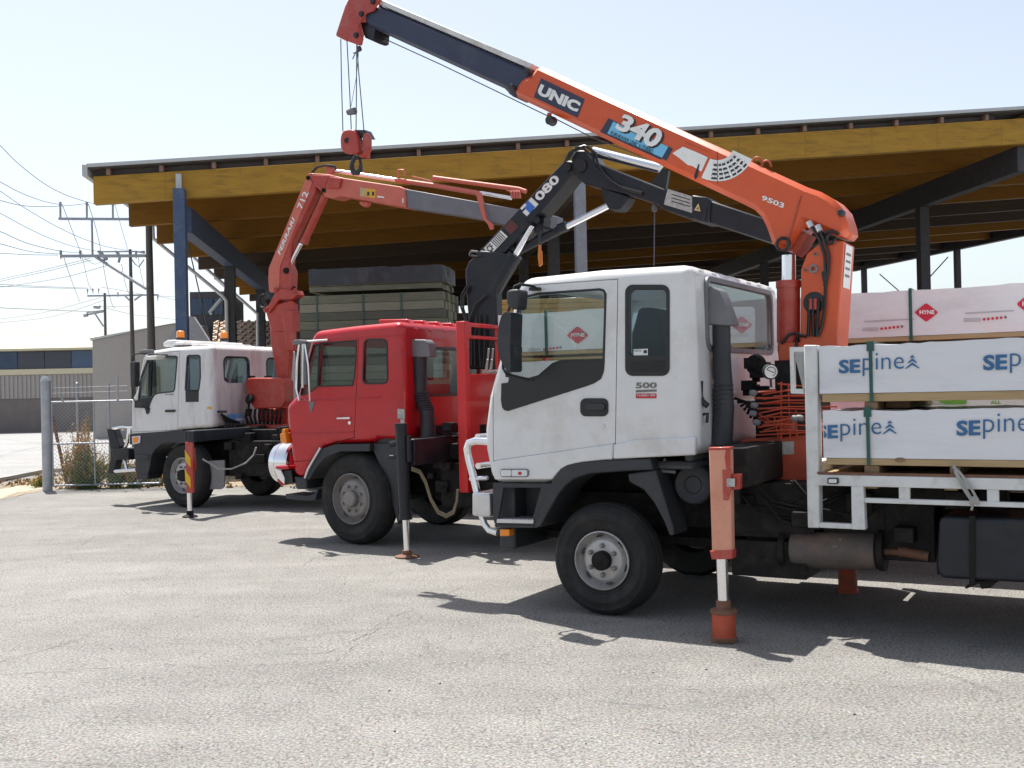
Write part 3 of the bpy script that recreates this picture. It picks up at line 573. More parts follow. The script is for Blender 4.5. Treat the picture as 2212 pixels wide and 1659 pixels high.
# boom
q = MB(); yb = yc+.20; ybf = yc-.20
bp_ = [(250, 75), (205, 140), (160, 160), (125, 182), (118, 210), (97, 262), (1500, 925), (1580, 965), (1625, 1010), (1655, 1070), (1690, 1170), (1710, 1195), (1790, 1220), (1890, 1050), (1985, 1085), (2080, 1130), (2168, 1135), (2155, 1050), (2125, 960), (2070, 900), (1990, 855), (1910, 828)]
q.sp(FN, cU, bp_, yb, ybf, yt=yb); bo = q.build('boom', orange, cc_, .055, 1)
q = MB(); q.sp(FN, cU, [(1870, 885), (1880, 880), (1790, 1210), (1775, 1215)], yb+.006, yb, yt=yb)
q.sp(FN, cU, [(1905, 1110), (1850, 1105), (1800, 1215), (1815, 1240), (1860, 1190)], yc+.12, yc-.12, yt=yb); 
q.build('boom_seam', orangedk, bo)
q = MB()
for x, y in [(200, 118), (102, 220), (2125, 990)]: q.lathe([(.001, .05), (.022, .05), (.026, .04), (.026, -.02)], P(*cU(x, y), yb-.01), (0, 1, 0), 16)
for x in (1605, 1662): q.tube([P(*cU(x+28*cos(t), 685+20*(x-1605)/57-38*sin(t)), yb-.06) for t in [i*pi/8 for i in range(9)]], .009, 7, 1)
q.tube([P(*cU(330, 375), yb-.02), P(*cU(318, 425), yb-.02)], .02, 8, 1); q.lathe([(.001, .07), (.032, .07), (.042, .05), (.034, .03), (.042, .0), (.042, -.02), (.001, -.02)], P(*cU(345, 425), yb-.07), (0, 1, 0), 20)
q.split('boom_fitting', [dgrey, orangedk], bo)
# decals on the boom
t = MB(); flat(t, FN, cU, [(278, 162), (545, 290), (502, 405), (233, 278)], yb, .004); text(t, 'UNIC', FN, cU, [(279, 196), (527, 312), (500, 373), (250, 258)], yb, .055, mi=1, off=.007)
t.build('maker_sign', [stickn, stickw], bo)
t = MB(); flat(t, FN, cU, [(692, 408), (745, 432), (722, 470), (1040, 616), (1058, 580), (1088, 594), (1048, 668), (1020, 655), (1010, 662), (640, 492)], yb, .004, 0)
flat(t, FN, cU, [(722, 428), (1060, 583), (1022, 650), (686, 502)], yb, .006, 1)
text(t, '340', FN, cU, [(800, 385), (1058, 500), (985, 612), (740, 480)], yb, .045, mi=3, off=.008); text(t, '340', FN, cU, [(790, 378), (1046, 492), (975, 600), (730, 470)], yb, .04, mi=2, off=.011)
text(t, 'FURUKAWA UNIC V-TURBO', FN, cU, [(712, 485), (970, 602), (962, 628), (700, 508)], yb, .012, shear=.2, mi=3, off=.012)
t.build('model_sign', [stickn, sticklb, stickw, stickb], bo)
t = MB(); flat(t, FN, cU, [(1150, 582), (1235, 617), (1303, 648), (1262, 735), (1205, 700), (1180, 695), (1130, 655), (1085, 622)], yb, .004)
for k in range(6):       # quadrant chart
    pass
cx_, cy_ = 1400, 560
arc = lambda r, a: (cx_-38+r*cos(radians(a)), cy_+r*sin(radians(a))*1.0)
sec = [arc(235, a) for a in range(25, 116, 9)]+[arc(105, a) for a in range(115, 24, -9)]
flat(t, FN, cU, sec, yb, .0045)
for r_ in (130, 158, 185, 212):
    for i, a in enumerate(range(36, 100, 11)): 
        flat(t, FN, cU, [arc(r_, a), arc(r_, a+7+(i % 2)*2), arc(r_+13, a+7+(i % 2)*2), arc(r_+13, a)], yb, .006, 1)
for r_ in (122, 170, 198):
    for a in range(34, 102, 6): flat(t, FN, cU, [arc(r_, a), arc(r_, a+.8), arc(r_+8, a+.8), arc(r_+8, a)], yb, .006, 1)
flat(t, FN, cU, [(1361, 610), (1364, 610), (1364, 810), (1361, 810)], yb, .008, 1); flat(t, FN, cU, [(1245, 690), (1252, 690), (1238, 775), (1225, 785), (1218, 765)], yb, .008, 1)
text(t, 'energy & resources', FN, cU, [(1165, 548), (1316, 612), (1312, 626), (1162, 560)], yb, off=.005, mi=2)
t.build('load_chart', [stickw, stickb, orangedk], bo)
t = MB(); text(t, '9503', FN, cU, [(1640, 880), (1775, 930), (1766, 962), (1628, 908)], yb, .03, off=.004); t.build('fleet_number', stickw, bo)
# inner boom
q = MB(); yi = yc+.155
q.sp(FN, cT, [(560, 20), (2045, 660), (1860, 900), (1800, 855), (1785, 820), (500, 232), (470, 150)], yi, yc-.155, yt=yi); ib = q.build('inner_boom', navy, bo, .03, 1)
q = MB(); ax0 = P(*cT(600, -10), yi); ax1 = P(*cT(2010, 600), yi); q.bar(ax0+Vector((0, -.155, -.015)), ax1+Vector((0, -.155, -.005)), .30, .05); q.build('boom_top_plate', bedwhite, ib, .01)
q = MB(); yh = yc+.19
q.sp(FN, cT, [(330, 0), (370, -60), (470, -75), (640, -15), (585, 60), (565, 100), (500, 120), (460, 160), (445, 200), (420, 230), (430, 280), (465, 350), (448, 418), (415, 412), (330, 380), (310, 376), (218, 330), (218, 310), (300, 60)], yh, yh-.03, yt=yh)
q.sp(FN, cT, [(330, 0), (370, -60), (470, -75), (640, -15), (585, 60), (500, 120), (445, 200), (430, 280), (448, 418), (415, 412), (218, 330), (218, 310), (300, 60)], yc-.16, yc-.19)
q.sp(FN, cT, [(330, 0), (370, -60), (470, -75), (480, -50), (380, -30), (345, 20), (240, 325), (218, 320), (300, 60)], yh-.01, yc-.18, yt=yh)
bh = q.build('boom_head', crred, bo, .012)
q = MB(); q.sp(FN, cT, [(410, 190), (480, 185), (540, 235), (530, 335), (500, 345), (450, 330), (430, 270)], yc+.12, yc-.12, yt=yh)
for (x, y) in [(565, 15), (458, 130), (410, 325)]: q.lathe([(.001, .02), (.024, .02), (.028, 0)], P(*cT(x, y), yh), (0, 1, 0), 16)
q.build('sheave', black, bh)
# rope, anti two-block weight, hook block
q = MB()
for pts in [[(265, 360), (272, 760), (285, 1210)], [(322, 372), (350, 900), (362, 1200)], [(412, 412), (410, 800), (406, 1200)], [(415, 412), (430, 660), (480, 1220)]]: q.tube([P(*cT(*p), yc) for p in pts], .0052, 6)
q.tube([P(*cT(*p), yc+.05) for p in [(435, 420), (410, 700), (360, 980)]], .003, 5)
q.tube([P(*cT(*p), yc-.05) for p in [(490, 255), (560, 290), (635, 325), (655, 352), (1200, 600), (2150, 1058), (2230, 1090)]], .0052, 6)
q.tube([P(*cU(*p), yc-.05) for p in [(345, 400), (580, 520), (1050, 700), (1700, 1000)]], .0052, 6)
q.tube([P(*cT(*p), yc) for p in [(440, 450), (400, 490), (375, 545)]], .006, 5); q.tube([P(*cT(*p), yc) for p in [(380, 490), (430, 475), (455, 460)]], .006, 5); q.tube([P(*cT(430, 435), yc), P(*cT(440, 465), yc)], .025, 8)
q.split('hoist_rope', wireM, bo)
q = MB(); c_ = P(*cT(368, 1028), yc); q.tube([c_+Vector((.05, 0, 0)), c_+Vector((-.04, 0, .0))], [.03, .036], 12); q.build('rope_weight', mgrey, bo)
q = MB()
q.sp(FN, cT, rpoly([(280, 1200), (380, 1190), (410, 1240), (425, 1330), (425, 1400), (380, 1420), (300, 1415), (262, 1370), (256, 1270)], 40), yc+.1, yc+.04, yt=yc+.1)
q.sp(FN, cT, rpoly([(450, 1215), (490, 1215), (512, 1270), (510, 1380), (480, 1430), (440, 1430), (430, 1300)], 30), yc+.06, yc+.02, yt=yc+.1)
q.sp(FN, cT, [(385, 1400), (460, 1400), (450, 1440), (400, 1440)], yc+.05, yc-.05, yt=yc+.1)
hb = q.build('hook_block', crred, bo, .015, 3)
q = MB(); q.sp(FN, cT, [(300, 1188), (460, 1188), (500, 1260), (430, 1260), (400, 1235)], yc+.05, yc-.05, yt=yc+.1); q.tube([P(*cT(322, 1295), yc+.11), P(*cT(322, 1295), yc+.09)], .028, 16); q.tube([P(*cT(435, 1240), yc), P(*cT(435, 1420), yc)], .03, 12)
q.build('block_cheek', black, hb)
q = MB(); hk = [(385, 1450), (370, 1500), (362, 1550), (380, 1600), (415, 1606), (450, 1580), (462, 1530), (450, 1480), (425, 1455)]
q.tube([P(*cT(*p), yc) for p in [(408, 1430), (388, 1465), (368, 1510), (366, 1555), (388, 1592), (420, 1592), (448, 1560), (450, 1510), (440, 1470)]], [.018, .020, .024, .028, .030, .028, .024, .018, .012], 12); q.build('hook', dgrey, hb)
# tray
q = MB()
q.sp(FN, c7, [(258, 148), (335, 148), (352, 1232), (282, 1232)], .0, -.11, yt=0)                       # front post
for yy in (-W+.08,): q.box(P(*c7(335, 700), 0).x, P(*c7(262, 700), 0).x, yy, yy-.1, .75, 1.98)
xh = P(*c7(300, 500), 0).x
q.box(xh-.04, xh+.04, -.11, -W+.08, 1.10, 1.20)
hbp = q.build('tray_headboard', bedwhite, T, .008)
q = MB(); q.sp(FN, c7, [(175, 160), (262, 160), (262, 438), (182, 435)], -.03, -.07, [[(200, 188), (262, 188), (262, 410), (205, 408)]], yt=-.03); q.build('headboard_loop', bedwhite, hbp, .004)
q = MB(); x1_ = -6.6
z_t = P(*c7(345, 910), 0).z; z_b = P(*c7(345, 980), 0).z; X0 = P(*c7(340, 945), 0).x
q.box(X0, x1_, -.0, -.07, z_b, z_t-.006); q.box(X0, x1_, -W+.07, -W+.0, z_b, z_t-.006); q.box(x1_, x1_-.08, 0, -W, z_b, z_t)
# lower rail, second post, stubs
q.sp(FN, c7, [(345, 1200), (545, 1210), (545, 1240), (350, 1232)], -.01, -.06, yt=0); q.sp(FN, c7, [(540, 985), (612, 985), (625, 1243), (545, 1240)], .004, -.07, yt=0)
zl0 = P(*c7(615, 1055), 0).z; zl1 = P(*c7(615, 1083), 0).z; q.box(P(*c7(615, 1060), 0).x, x1_, -.005, -.055, zl1, zl0)
for k in range(9):
    xx = P(*c7(852, 1000), 0).x-k*.535; q.box(xx+.035, xx-.035, -.012, -.05, zl0-.01, z_b+.01)
sr = q.build('side_rail', bedwhite, T, .004)
q = MB(); q.sp(FN, c7, rrect(403, 935, 468, 970, 6), .02, 0, yt=0); q.sp(FN, c7, rrect(412, 941, 459, 963, 4), .026, .02, yt=0, mi=1); q.build('marker_lamp', [black, clearl], sr)
q = MB(); q.box(X0-.01, x1_, -.01, -W+.01, z_t-.05, z_t+.0)
for k in range(12): q.box(X0-.3-k*.5, X0-.38-k*.5, -.08, -W+.08, z_b-.02, z_t-.05)
tr = q.build('tray_deck', deckm, T, .004); q = MB(); q.box(X0, x1_, .003, -.012, z_t-.004, z_t+.012); q.build('deck_edge', rust, tr)
# -------- timber packs on the tray
def wave(x, z): return .0045*sin(6.3*x+2.2*sin(4*z))+.0035*sin(15*x+5*z+1)*sin(8*z+x)+.002*sin(31*x-22*z)
def drape(mb):
    for v in mb.v: v.y += wave(v.x, v.z)
    return mb
def pack(name, F, label, x0, x1, y0, y1, z0, zw, z1, wrapm, woodm, group, cat='timber pack'):
    r = F.root(name, label, cat, group, at=(x0, (y0+y1)/2, z0))
    L_ = lambda v: v
    mb = MB(); n = 40; a = x0; vs = []; fs = []
    rg = random.Random(hash(name) % 97+int(abs(x0)*10))
    # wrapped block: a slightly wavy sheet over the boards
    mb = MB(); NX = 70; NZ = 12
    ring = []
    for j in range(NZ+1): ring.append((0.0, zw+(z1-zw)*j/NZ))
    for j in range(1, 7): ring.append(((y1-y0)*j/6, z1))
    for j in range(1, NZ+1): ring.append((y1-y0, z1-(z1-zw)*j/NZ))
    V = []
    for i in range(NX+1):
        x = x0+(x1-x0)*i/NX
        for k, (yy, zz) in enumerate(ring):
            nz = wave(x, zz) if k <= NZ else .006*(rg.random()-.5)
            V.append((x-x0-(.02 if i == NX else 0), yy+nz+y0-(y0+y1)/2, zz+(.010*(rg.random()-.5)-.008*abs(sin(x*2.3)) if zz > z1-.01 else 0)-z0))
    F_ = []; R_ = len(ring)
    for i in range(NX):
        for k in range(R_-1): F_.append([i*R_+k, (i+1)*R_+k, (i+1)*R_+k+1, i*R_+k+1])
    F_.append(list(range(R_))); F_.append([NX*R_+k for k in range(R_)][::-1])
    mb.add(V, F_); o = mb.build('wrapping', wrapm, r)
    mb = MB(); nb = max(2, int(abs(y1-y0)/.10)); bh_ = (zw-z0)
    for b in range(nb):
        ya = y0+(y1-y0)*b/nb; yb_ = y0+(y1-y0)*(b+1)/nb; s_ = .004 if y1 > y0 else -.004
        mb.box((0 if b % 2 else .015)*-1, x1-x0, ya+s_-(y0+y1)/2, yb_-s_-(y0+y1)/2, 0, bh_-.001)
    mb.build('boards', woodm, r, .003, 1); return r
def toroot(mb, F, r):            # shift shapes given in frame coordinates to a root of the same heading
    d = r.location-F.o; off = Vector((d.dot(F.x), d.dot(F.y), d.z)); mb.v = [v-off for v in mb.v]; return mb
def sepine(t, F, c, ox, oy, sc=1.0, sl=0.0, y=0.0):
    X = lambda x, yy: (ox+x*sc, oy+yy*sc+x*sl)
    text(t, 'SE', F, c, [X(0, 0), X(128, 0), X(128, 82), X(0, 82)], y, .035, off=.009); 
    text(t, 'pine', F, c, [X(142, -32), X(386, -32), X(386, 101), X(142, 101)], y, -.008, off=.009)
    for k, (w_, yy) in enumerate([(16, 0), (30, 20), (44, 44)]):
        m_ = 436; h_ = w_*.68+6
        flat(t, F, c, [X(m_-w_, yy-14+h_), X(m_, yy-14), X(m_+w_, yy-14+h_), X(m_+w_-9, yy-14+h_+1), X(m_, yy+2), X(m_-w_+9, yy-14+h_+1)], y, .009)
gp_ = 'blue lettered white timber packs on the tray of the nearest truck'
zU0 = P(*c7(370, 487), 0).z; zUw = P(*c7(365, 437), 0).z; zU1 = P(*c7(345, 152), 0).z
zL0 = P(*c7(390, 858), 0).z; zLw = P(*c7(385, 817), 0).z; zL1 = P(*c7(372, 533), 0).z
y_p = -.02
pu = pack('timber_pack', FN, 'upper white wrapped pack with blue lettering at the tray edge of the nearest truck', P(*c7(350, 300), y_p).x, -6.2, y_p, -1.02, zU0, zUw, zU1, wrapw, pine, gp_)
pl = pack('timber_pack', FN, 'lower white wrapped pack with blue lettering, resting just above the tray deck', P(*c7(374, 650), y_p).x, -6.3, y_p, -1.02, zL0, zLw, zL1, wrapw, pine, gp_)
for a_ in ((468, 236, 1.0, -.035), (1322, 208, 1.12, -.045), (2280, 175, 1.26, -.05)): t = MB(); sepine(t, FN, c7, *a_, y_p); drape(t); toroot(t, FN, pu).build('lettering', textb, pu)
xmin = P(*c7(377, 650), y_p).x
for a_ in ((337, 624, .99, -.035), (1165, 596, 1.11, -.03), (2090, 575, 1.24, -.03)):
    t = MB(); sepine(t, FN, c7, *a_, y_p)
    for v in t.v: v.x = min(v.x, xmin-.004)
    drape(t); toroot(t, FN, pl).build('lettering', textb, pl)
def strap(F, r, c, x_, ytop, ybot, w_, yfr, z1, dep):
    a = F.S(*c(x_, ytop), yfr); b = F.S(*c(x_-w_, ybot), yfr); mb = MB(); X_ = a.x; Zb = b.z
    mb.box(X_-.011, X_+.011, yfr+.004, yfr+.0135, Zb, z1+.012); mb.box(X_-.011, X_+.011, yfr+.0065, yfr-dep, z1+.008, z1+.012); mb.box(X_-.024, X_+.024, yfr+.004, yfr+.014, z1-.05, z1+.016)
    return toroot(mb, F, r).build('strap', strapg, r)
strap(FN, pu, c7, 655, 160, 487, 10, y_p, zU1, 1.0); strap(FN, pl, c7, 638, 540, 858, 0, y_p, zL1, 1.0)
t = MB(); kp = P(*c7(830, 828), y_p); t.lathe([(.001, .0), (.022, .0)], kp+Vector((0, .003, 0)), (0, 1, 0), 14); t.v = [Vector((kp.x+(v.x-kp.x)*1.6, v.y, kp.z+(v.z-kp.z)*.7)) for v in t.v]; toroot(t, FN, pl).build('knot', pinedark, pl)
for i in range(2):
    xk = pu.location
# second row behind, dull end of bearers
pk3 = pack('timber_pack', FN, 'white wrapped pack in the back row of the nearest tray, hidden behind the upper lettered pack', P(*c7(350, 300), -1.1).x+.02, -6.2, -1.1, -2.15, zU0, zUw, zU1-.02, wrapw, pine, gp_) if False else None
pk4 = pack('timber_pack', FN, 'green printed pack seen only through the slot between the two blue lettered packs', -1.85, -6.2, -1.12, -2.15, zL0, zLw, zL1+.08, wrapp, pine, 'packs seen through the slots')
t = MB(); c_ = -1.117
flat(t, FN, c7, [(1050, 465), (1226, 462), (1220, 500), (1105, 500), (1070, 490)], c_); text(t, 'SONS', FN, c7, [(1022, 478), (935, 478), (935, 502), (1022, 502)], c_, .0); text(t, 'ALL', FN, c7, [(1365, 478), (1428, 474), (1428, 498), (1365, 500)], c_, .02)
toroot(t, FN, pk4).build('printing', textg, pk4)
def bearer(F, x0, x1, z0, z1, label, y0=-.0, y1=-2.1):
    r = MB(); r.box(0, x1-x0, 0, y1-y0, 0, z1-z0); o = r.build('timber_bearer', pinedark, None, .004, 1); o.location = F.o+F.x*x0+F.y*y0+Vector((0, 0, z0)); o.rotation_euler = (0, 0, F.rot); return tag(o, label, 'bearer', 'timber bearers under the packs')
xa = P(*c7(612, 500), 0).x; xb_ = P(*c7(690, 500), 0).x
bearer(FN, xa, xb_, zL1+.002, zU0-.002, 'reddish bearer block between the two lettered packs, below the green strap', -.03)
bearer(FN, P(*c7(700, 500), 0).x, P(*c7(850, 500), 0).x, zL1+.002, zU0-.002, 'second bearer in the slot between the lettered packs, set back in shade', -.25)
bearer(FN, -4.2, -4.3, zL1+.002, zU0-.002, 'bearer far along the slot between the lettered packs')
bearer(FN, P(*c7(612, 880), 0).x, P(*c7(700, 880), 0).x, z_t+.001, zL0-.002, 'dark bearer on the deck under the lower lettered pack, below the green strap', -.03)
bearer(FN, P(*c7(1120, 880), 0).x, P(*c7(1180, 880), 0).x, z_t+.001, zL0-.002, 'dark bearer on the deck behind the knotted rope', -.03)
bearer(FN, -4.6, -4.7, z_t+.001, zL0-.002, 'dark bearer on the deck near the tray rear')
# rope tied to the lower rail
q = MB(); R2 = lambda x, y, yy=.015: P(*c7(x, y), yy)
q.tube([R2(1150, 860, -.0), R2(1165, 905, .02), R2(1210, 985, .03), R2(1250, 1055, .03)], .009, 7); q.tube([R2(1143, 870, -.0), R2(1180, 900, .02), R2(1240, 975, .03), R2(1285, 1060, .03)], .009, 7); q.tube([R2(1150, 860, 0), R2(1158, 905, .02), R2(1195, 985, .04), R2(1245, 1060, .04)], .008, 7)
rg = random.Random(5)
for k in range(9):
    a = R2(1245+rg.random()*45, 1045+rg.random()*20, .03); b = R2(1245+rg.random()*55, 1075+rg.random()*20, .045); q.tube([a, (a+b)/2+Vector((0, .012, 0)), b], .009, 7)
q.tube([R2(1262, 1080, .03), R2(1258, 1110, .035), R2(1252, 1125, .03)], .008, 7)
o = q.build('rope', ropeM, None); o.location = FN.o; o.rotation_euler = (0, 0, FN.rot); tag(o, 'grey rope knotted round the lower tray rail of the nearest truck', 'rope')
# ================================================================== RED TRUCK
FR = Frame(gnd(775, 1178), -62); P = FR.S
T = FR.root('crane_truck', 'red cab truck in the middle, with a black folding crane behind its cab', 'truck', 'crane trucks parked in the yard')
W = 2.2
out = [(318, 285), (345, 212), (600, 180), (885, 152), (905, 600), (905, 876), (722, 870), (700, 900), (480, 903), (400, 932), (340, 1010), (300, 1108), (222, 1103), (182, 800), (172, 665), (243, 602)]
vent = [(352, 302), (384, 296), (372, 548), (350, 570), (290, 600), (275, 600), (300, 480)]
win = [(398, 293), (608, 277), (606, 380), (596, 500), (585, 541), (381, 545)]
quart = rpoly([(664, 270), (795, 268), (799, 528), (655, 530)], 28)
both = px2xz(FR, c3, win); vl = px2xz(FR, c3, vent); ql = px2xz(FR, c3, quart)
door = px2xz(FR, c3, [(218, 1010), (190, 800), (187, 668), (255, 600), (335, 272), (625, 258), (612, 550), (597, 862), (480, 890), (395, 918), (330, 1000)])
wsc = px2xz(FR, c3, [(280, 295), (385, 305), (330, 590), (200, 590)])
XB = P(*c3(905, 600)).x+.01; F = FR
rwh = rrect(-W/2-.62, 1.72, -W/2+.62, 2.24, .08)
cab, dr, OL = make_cab(FR, T, c3, out, W, 1.15, [both, vl, ql], wsc, [rwh], door, red, .09)
def rwin(cab, rwh, fr=.035, y=0):
    f = MB(); f.prism(offset(rwh, -fr), [rwh], YZ, XB-.012, XB+.03); f = f.build('rear_window', black, cab, .003); g = MB(); g.prism(rwh, [], YZ, XB+.014, XB+.018); g.build('pane', glass, f)
rwin(cab, rwh)
window(dr, offset(both, -.018), both, glass, 0); window(dr, offset(vl, -.014), vl, glass, 0); window(cab, offset(ql, -.018), ql, glass, 0)
g = MB(); P0 = P(*c3(305, 300)); P1 = P(*c3(225, 595)); g.add([(P0.x-.0, -.12, P0.z), (P0.x-.0, -W+.12, P0.z), (P1.x, -W+.12, P1.z), (P1.x, -.12, P1.z)], [[0, 1, 2, 3]]); g.build('windscreen', glass, cab)
g = MB()
for q_ in (both, vl, ql): g.prism(offset(q_, -.01), [], XZ, -W+.016, -W+.012)
g.build('far_side_glass', glass, cab)
q = MB()
for k in range(6): yy = -.3-k*.32; q.prism([(XB+.03, 2.42), (XB+.5, 2.56), (XB+.5, 2.60), (XB+.10, 2.585), (XB+.0, 2.46)], [], XZ, yy-.05, yy+.05)
q.split('roof_rib', red, cab, .018, 3)
q = MB()     # belt creases and drip rail
for pts in ([(262, 634), (420, 634), (598, 630)], [(612, 625), (760, 615)], [(205, 836), (400, 836), (596, 828)], [(320, 275), (500, 262), (700, 250), (888, 238)]): q.tube([P(*c3(*p), .002) for p in pts], .007, 6)
q.split('crease', red, dr)
h = MB(); h.sp(FR, c3, rpoly([(500, 741), (580, 737), (581, 751), (501, 751)], 5), .035, .0, yt=0); h.build('handle', chrome, dr, .006); h = MB(); h.lathe([(.02, 0), (.02, .008), (.001, .01)], P(*c3(572, 774)), (0, 1, 0), 12); h.build('key_lock', chrome, dr)
q = MB(); q.box(.45, .72, -.1, -W+.1, 1.15, 1.58); q.box(-.6, .45, -.1, -W+.1, 1.15, 1.3); q.build('dashboard', dashM, cab, .03)
seat(FR, cab, -.35, -.5, 1.35, 2.12); seat(FR, cab, -.35, -W+.5, 1.35, 2.1)
q = MB(); pts = [(.3+.08*cos(t), -W+.55+.2*sin(t), 1.72+.17*cos(t)) for t in [2*pi*i/24 for i in range(25)]]; q.tube(pts, .014, 8); q.build('steering_wheel', black, cab)
q = MB(); q.box(.30, .25, -W+.1, -W+.4, 1.9, 2.2); q.build('sun_visor', dashM, cab, .02)
# arch trim
q = MB(); q.sp(FR, c3, [(298, 1112), (340, 1012), (400, 934), (480, 905), (700, 900), (698, 948), (520, 948), (430, 985), (370, 1050), (330, 1120)], .02, -.35, yt=0); q.sp(FR, c3, [(700, 900), (760, 900), (850, 890), (850, 1400), (810, 1250), (770, 1110), (700, 948)], -.05, -.3, yt=0); q.build('wheel_arch', dgrey, T, .01)
q = MB(); q.tube([P(*c3(*p), .03) for p in [(300, 1110), (318, 1058), (345, 1010), (395, 925)]], .016, 8); q.build('arch_strip', alu, T)
q = MB(); q.sp(FR, c3, [(225, 1103), (300, 1106), (302, 1180), (235, 1180)], -.02, -W+.02, yt=0); q.build('front_panel', dgrey, T, .02)
q = MB(); q.sp(FR, c3, rpoly([(155, 838), (188, 832), (196, 902), (160, 892)], 8), .03, -.08, yt=0); q.sp(FR, c3, rpoly([(164, 812), (184, 808), (184, 838), (164, 838)], 8), .02, -.05, yt=0); q.build('indicator_lamp', amber, T, .012)
# chrome drum shaped guard at the nose and bumper end
fx = P(*c3(205, 1010)).x
q = MB(); zc = P(*c3(150, 1020), -.15).z; q.lathe([(.001, .30), (.10, .298), (.20, .28), (.245, .25), (.258, .20), (.262, .16), (.255, .155), (.262, .15), (.262, .0), (.24, -.02)], (fx+.10, -.27, zc), (1, 0, 0), 40); q.build('chrome_guard', chrome, T)
q = MB(); q.sp(FR, c3, [(130, 1035), (208, 1033), (212, 1055), (160, 1058), (128, 1052)], .04, -.3, yt=0, mi=1); q.sp(FR, c3, [(130, 1058), (165, 1060), (185, 1110), (185, 1150), (140, 1110)], .04, -.3, yt=0); q.sp(FR, c3, [(140, 1112), (185, 1152), (170, 1155), (145, 1130)], .045, -.3, yt=0, mi=1)
q.sp(FR, c3, [(165, 1060), (212, 1060), (225, 1140), (185, 1150)], .0, -W, yt=0, mi=2); q.build('bumper', [chrome, red, black], T, .012)
q = MB(); q.sp(FR, c3, [(160, 1210), (300, 1220), (345, 1205), (360, 1180), (345, 1250), (310, 1252), (165, 1238)], -.05, -.4, yt=0); q.build('step', dgrey, T, .01)
# mirror
q = MB(); q.tube([P(*c3(*p), .0+yy) for p, yy in [((435, 268), .02), ((330, 276), .15), ((265, 275), .2), ((250, 400), .2), ((245, 560), .2), ((262, 635), .2), ((328, 638), .05)]], .012, 8); q.tube([P(*c3(*p), .18) for p in [(295, 280), (318, 420), (325, 560), (328, 640)]], .01, 8); q.tube([P(*c3(*p), .18) for p in [(285, 280), (285, 560)]], .016, 8)
m_ = q.build('mirror_arm', chrome, T)
q = MB(); q.sp(FR, c3, rpoly([(262, 300), (298, 296), (298, 540), (262, 545)], 12), -.02+.2, .12, yt=.2); q.build('mirror', mgrey, m_, .02); q = MB(); q.sp(FR, c3, rpoly([(252, 270), (300, 266), (310, 285), (252, 300)], 10), .28, .12, yt=.2); q.build('mirror', mgrey, m_, .02)
q = MB(); q.sp(FR, c3, [(320, 645), (360, 645), (335, 718)], .006, 0, yt=0); q.build('badge', mgrey, cab, .002)
# snorkel
xs = -.9
q = MB(); q.sp(FR, c3, rpoly([(918, 275), (950, 264), (1030, 265), (1048, 285), (1062, 372), (905, 374)], 14), -.2, -.36, yt=-.2); q.build('snorkel_head', mgrey, T, .03, 3)
q = MB(); q.tube([P(*c3(*p), -.28) for p in [(998, 350), (1000, 600), (1020, 660), (1045, 710), (1050, 860)]], [.08, .078, .078, .082, .088], 18)
for k in range(8): q.lathe([(.08, -.012), (.09, 0), (.08, .012)], P(*c3(1003+k*5.5, 590+k*14), -.28), (0, 0, 1), 18)
q.build('snorkel_pipe', dgrey, T)
t = MB(); flat(t, FR, c3, [(864, 688), (906, 690), (908, 750), (864, 748)], 0, .004); flat(t, FR, c3, [(882, 752), (906, 753), (906, 785), (882, 784)], 0, .004); t.build('sticker', dirtyst, cab)
q = MB()
for yy in (-.7, -1.5): q.box(.9, -7.2, yy-.04, yy+.04, .72, .98)
q.box(.7, -.9, -.8, -1.4, .5, 1.1); q.box(-1.0, -2.0, -.2, -.68, .45, .95); q.box(-.9, -2.2, -.25, -W+.3, .98, 1.16); q.tube([(.0, -.25, .49), (.0, -2.0, .49)], .08, 10); q.box(-2.2, -3.3, -.2, -.65, .4, .95); q.box(-1.0, -2.0, -1.5, -2.1, .4, .95)
rng = random.Random(4)
for k in range(40):
    x = -.8-rng.random()*1.3; z = .6+rng.random()*.75; y = -.15-rng.random()*.5; s_ = .03+rng.random()*.06; q.box(x-s_, x+s_, y-s_, y+s_, z-s_*.8, z+s_*.8)
q.box(XB-.02, XB-.1, -.3, -W+.3, 1.15, 1.35)
q.build('chassis', chass, T, .01, 1)
q = MB(); cc = P(*c3(800, 985), -.15); q.lathe([(.001, .0), (.08, .0), (.115, .0), (.12, -.03), (.11, -.05), (.11, -.3), (.001, -.3)], cc, (0, 1, 0), 28); q.build('air_cleaner', dgrey, T)
for x, y, sd in ((.10, 0, 1), (.1, -W+.05, -1), (-4.8, -.02, 1), (-4.8, -.3, 1), (-4.8, -W+.03, -1), (-4.8, -W+.31, -1)): wheel(FR, T, x, y, .53, .28, .295, 'grey', sd, radians(-8) if x == .1 else 0)
# outrigger
ly = .555; q = MB(); a = P(*c3(883, 788), ly); b = P(*c3(912, 1362), ly); q.tube([a, b], .064, 22); q.tube([a+Vector((0, 0, -.03)), a+Vector((0, 0, .02))], .07, 22); q.tube([b, b+Vector((0, 0, .05))], .074, 22)
q.tube([P(*c3(930, 850), ly), P(*c3(935, 1010), ly)], .03, 10); q.tube([P(*c3(820, 905), ly), P(*c3(860, 895), ly)], .03, 8); q.tube([P(*c3(815, 980), ly), P(*c3(860, 985), ly)], .02, 8)
og = q.build('outrigger', blackc, T); G = gnd(923, 1208) if False else None
b2 = P(*c3(922, 1598), ly); q = MB(); q.tube([b, b2], .034, 20); q.build('ram_rod', rodm, og); q = MB(); q.lathe([(.001, 0), (.13, 0), (.13, .012), (.05, .03), (.05, .07), (.001, .07)], (b2.x, ly, .004), (0, 0, 1), 24); q.build('foot', rust, og)
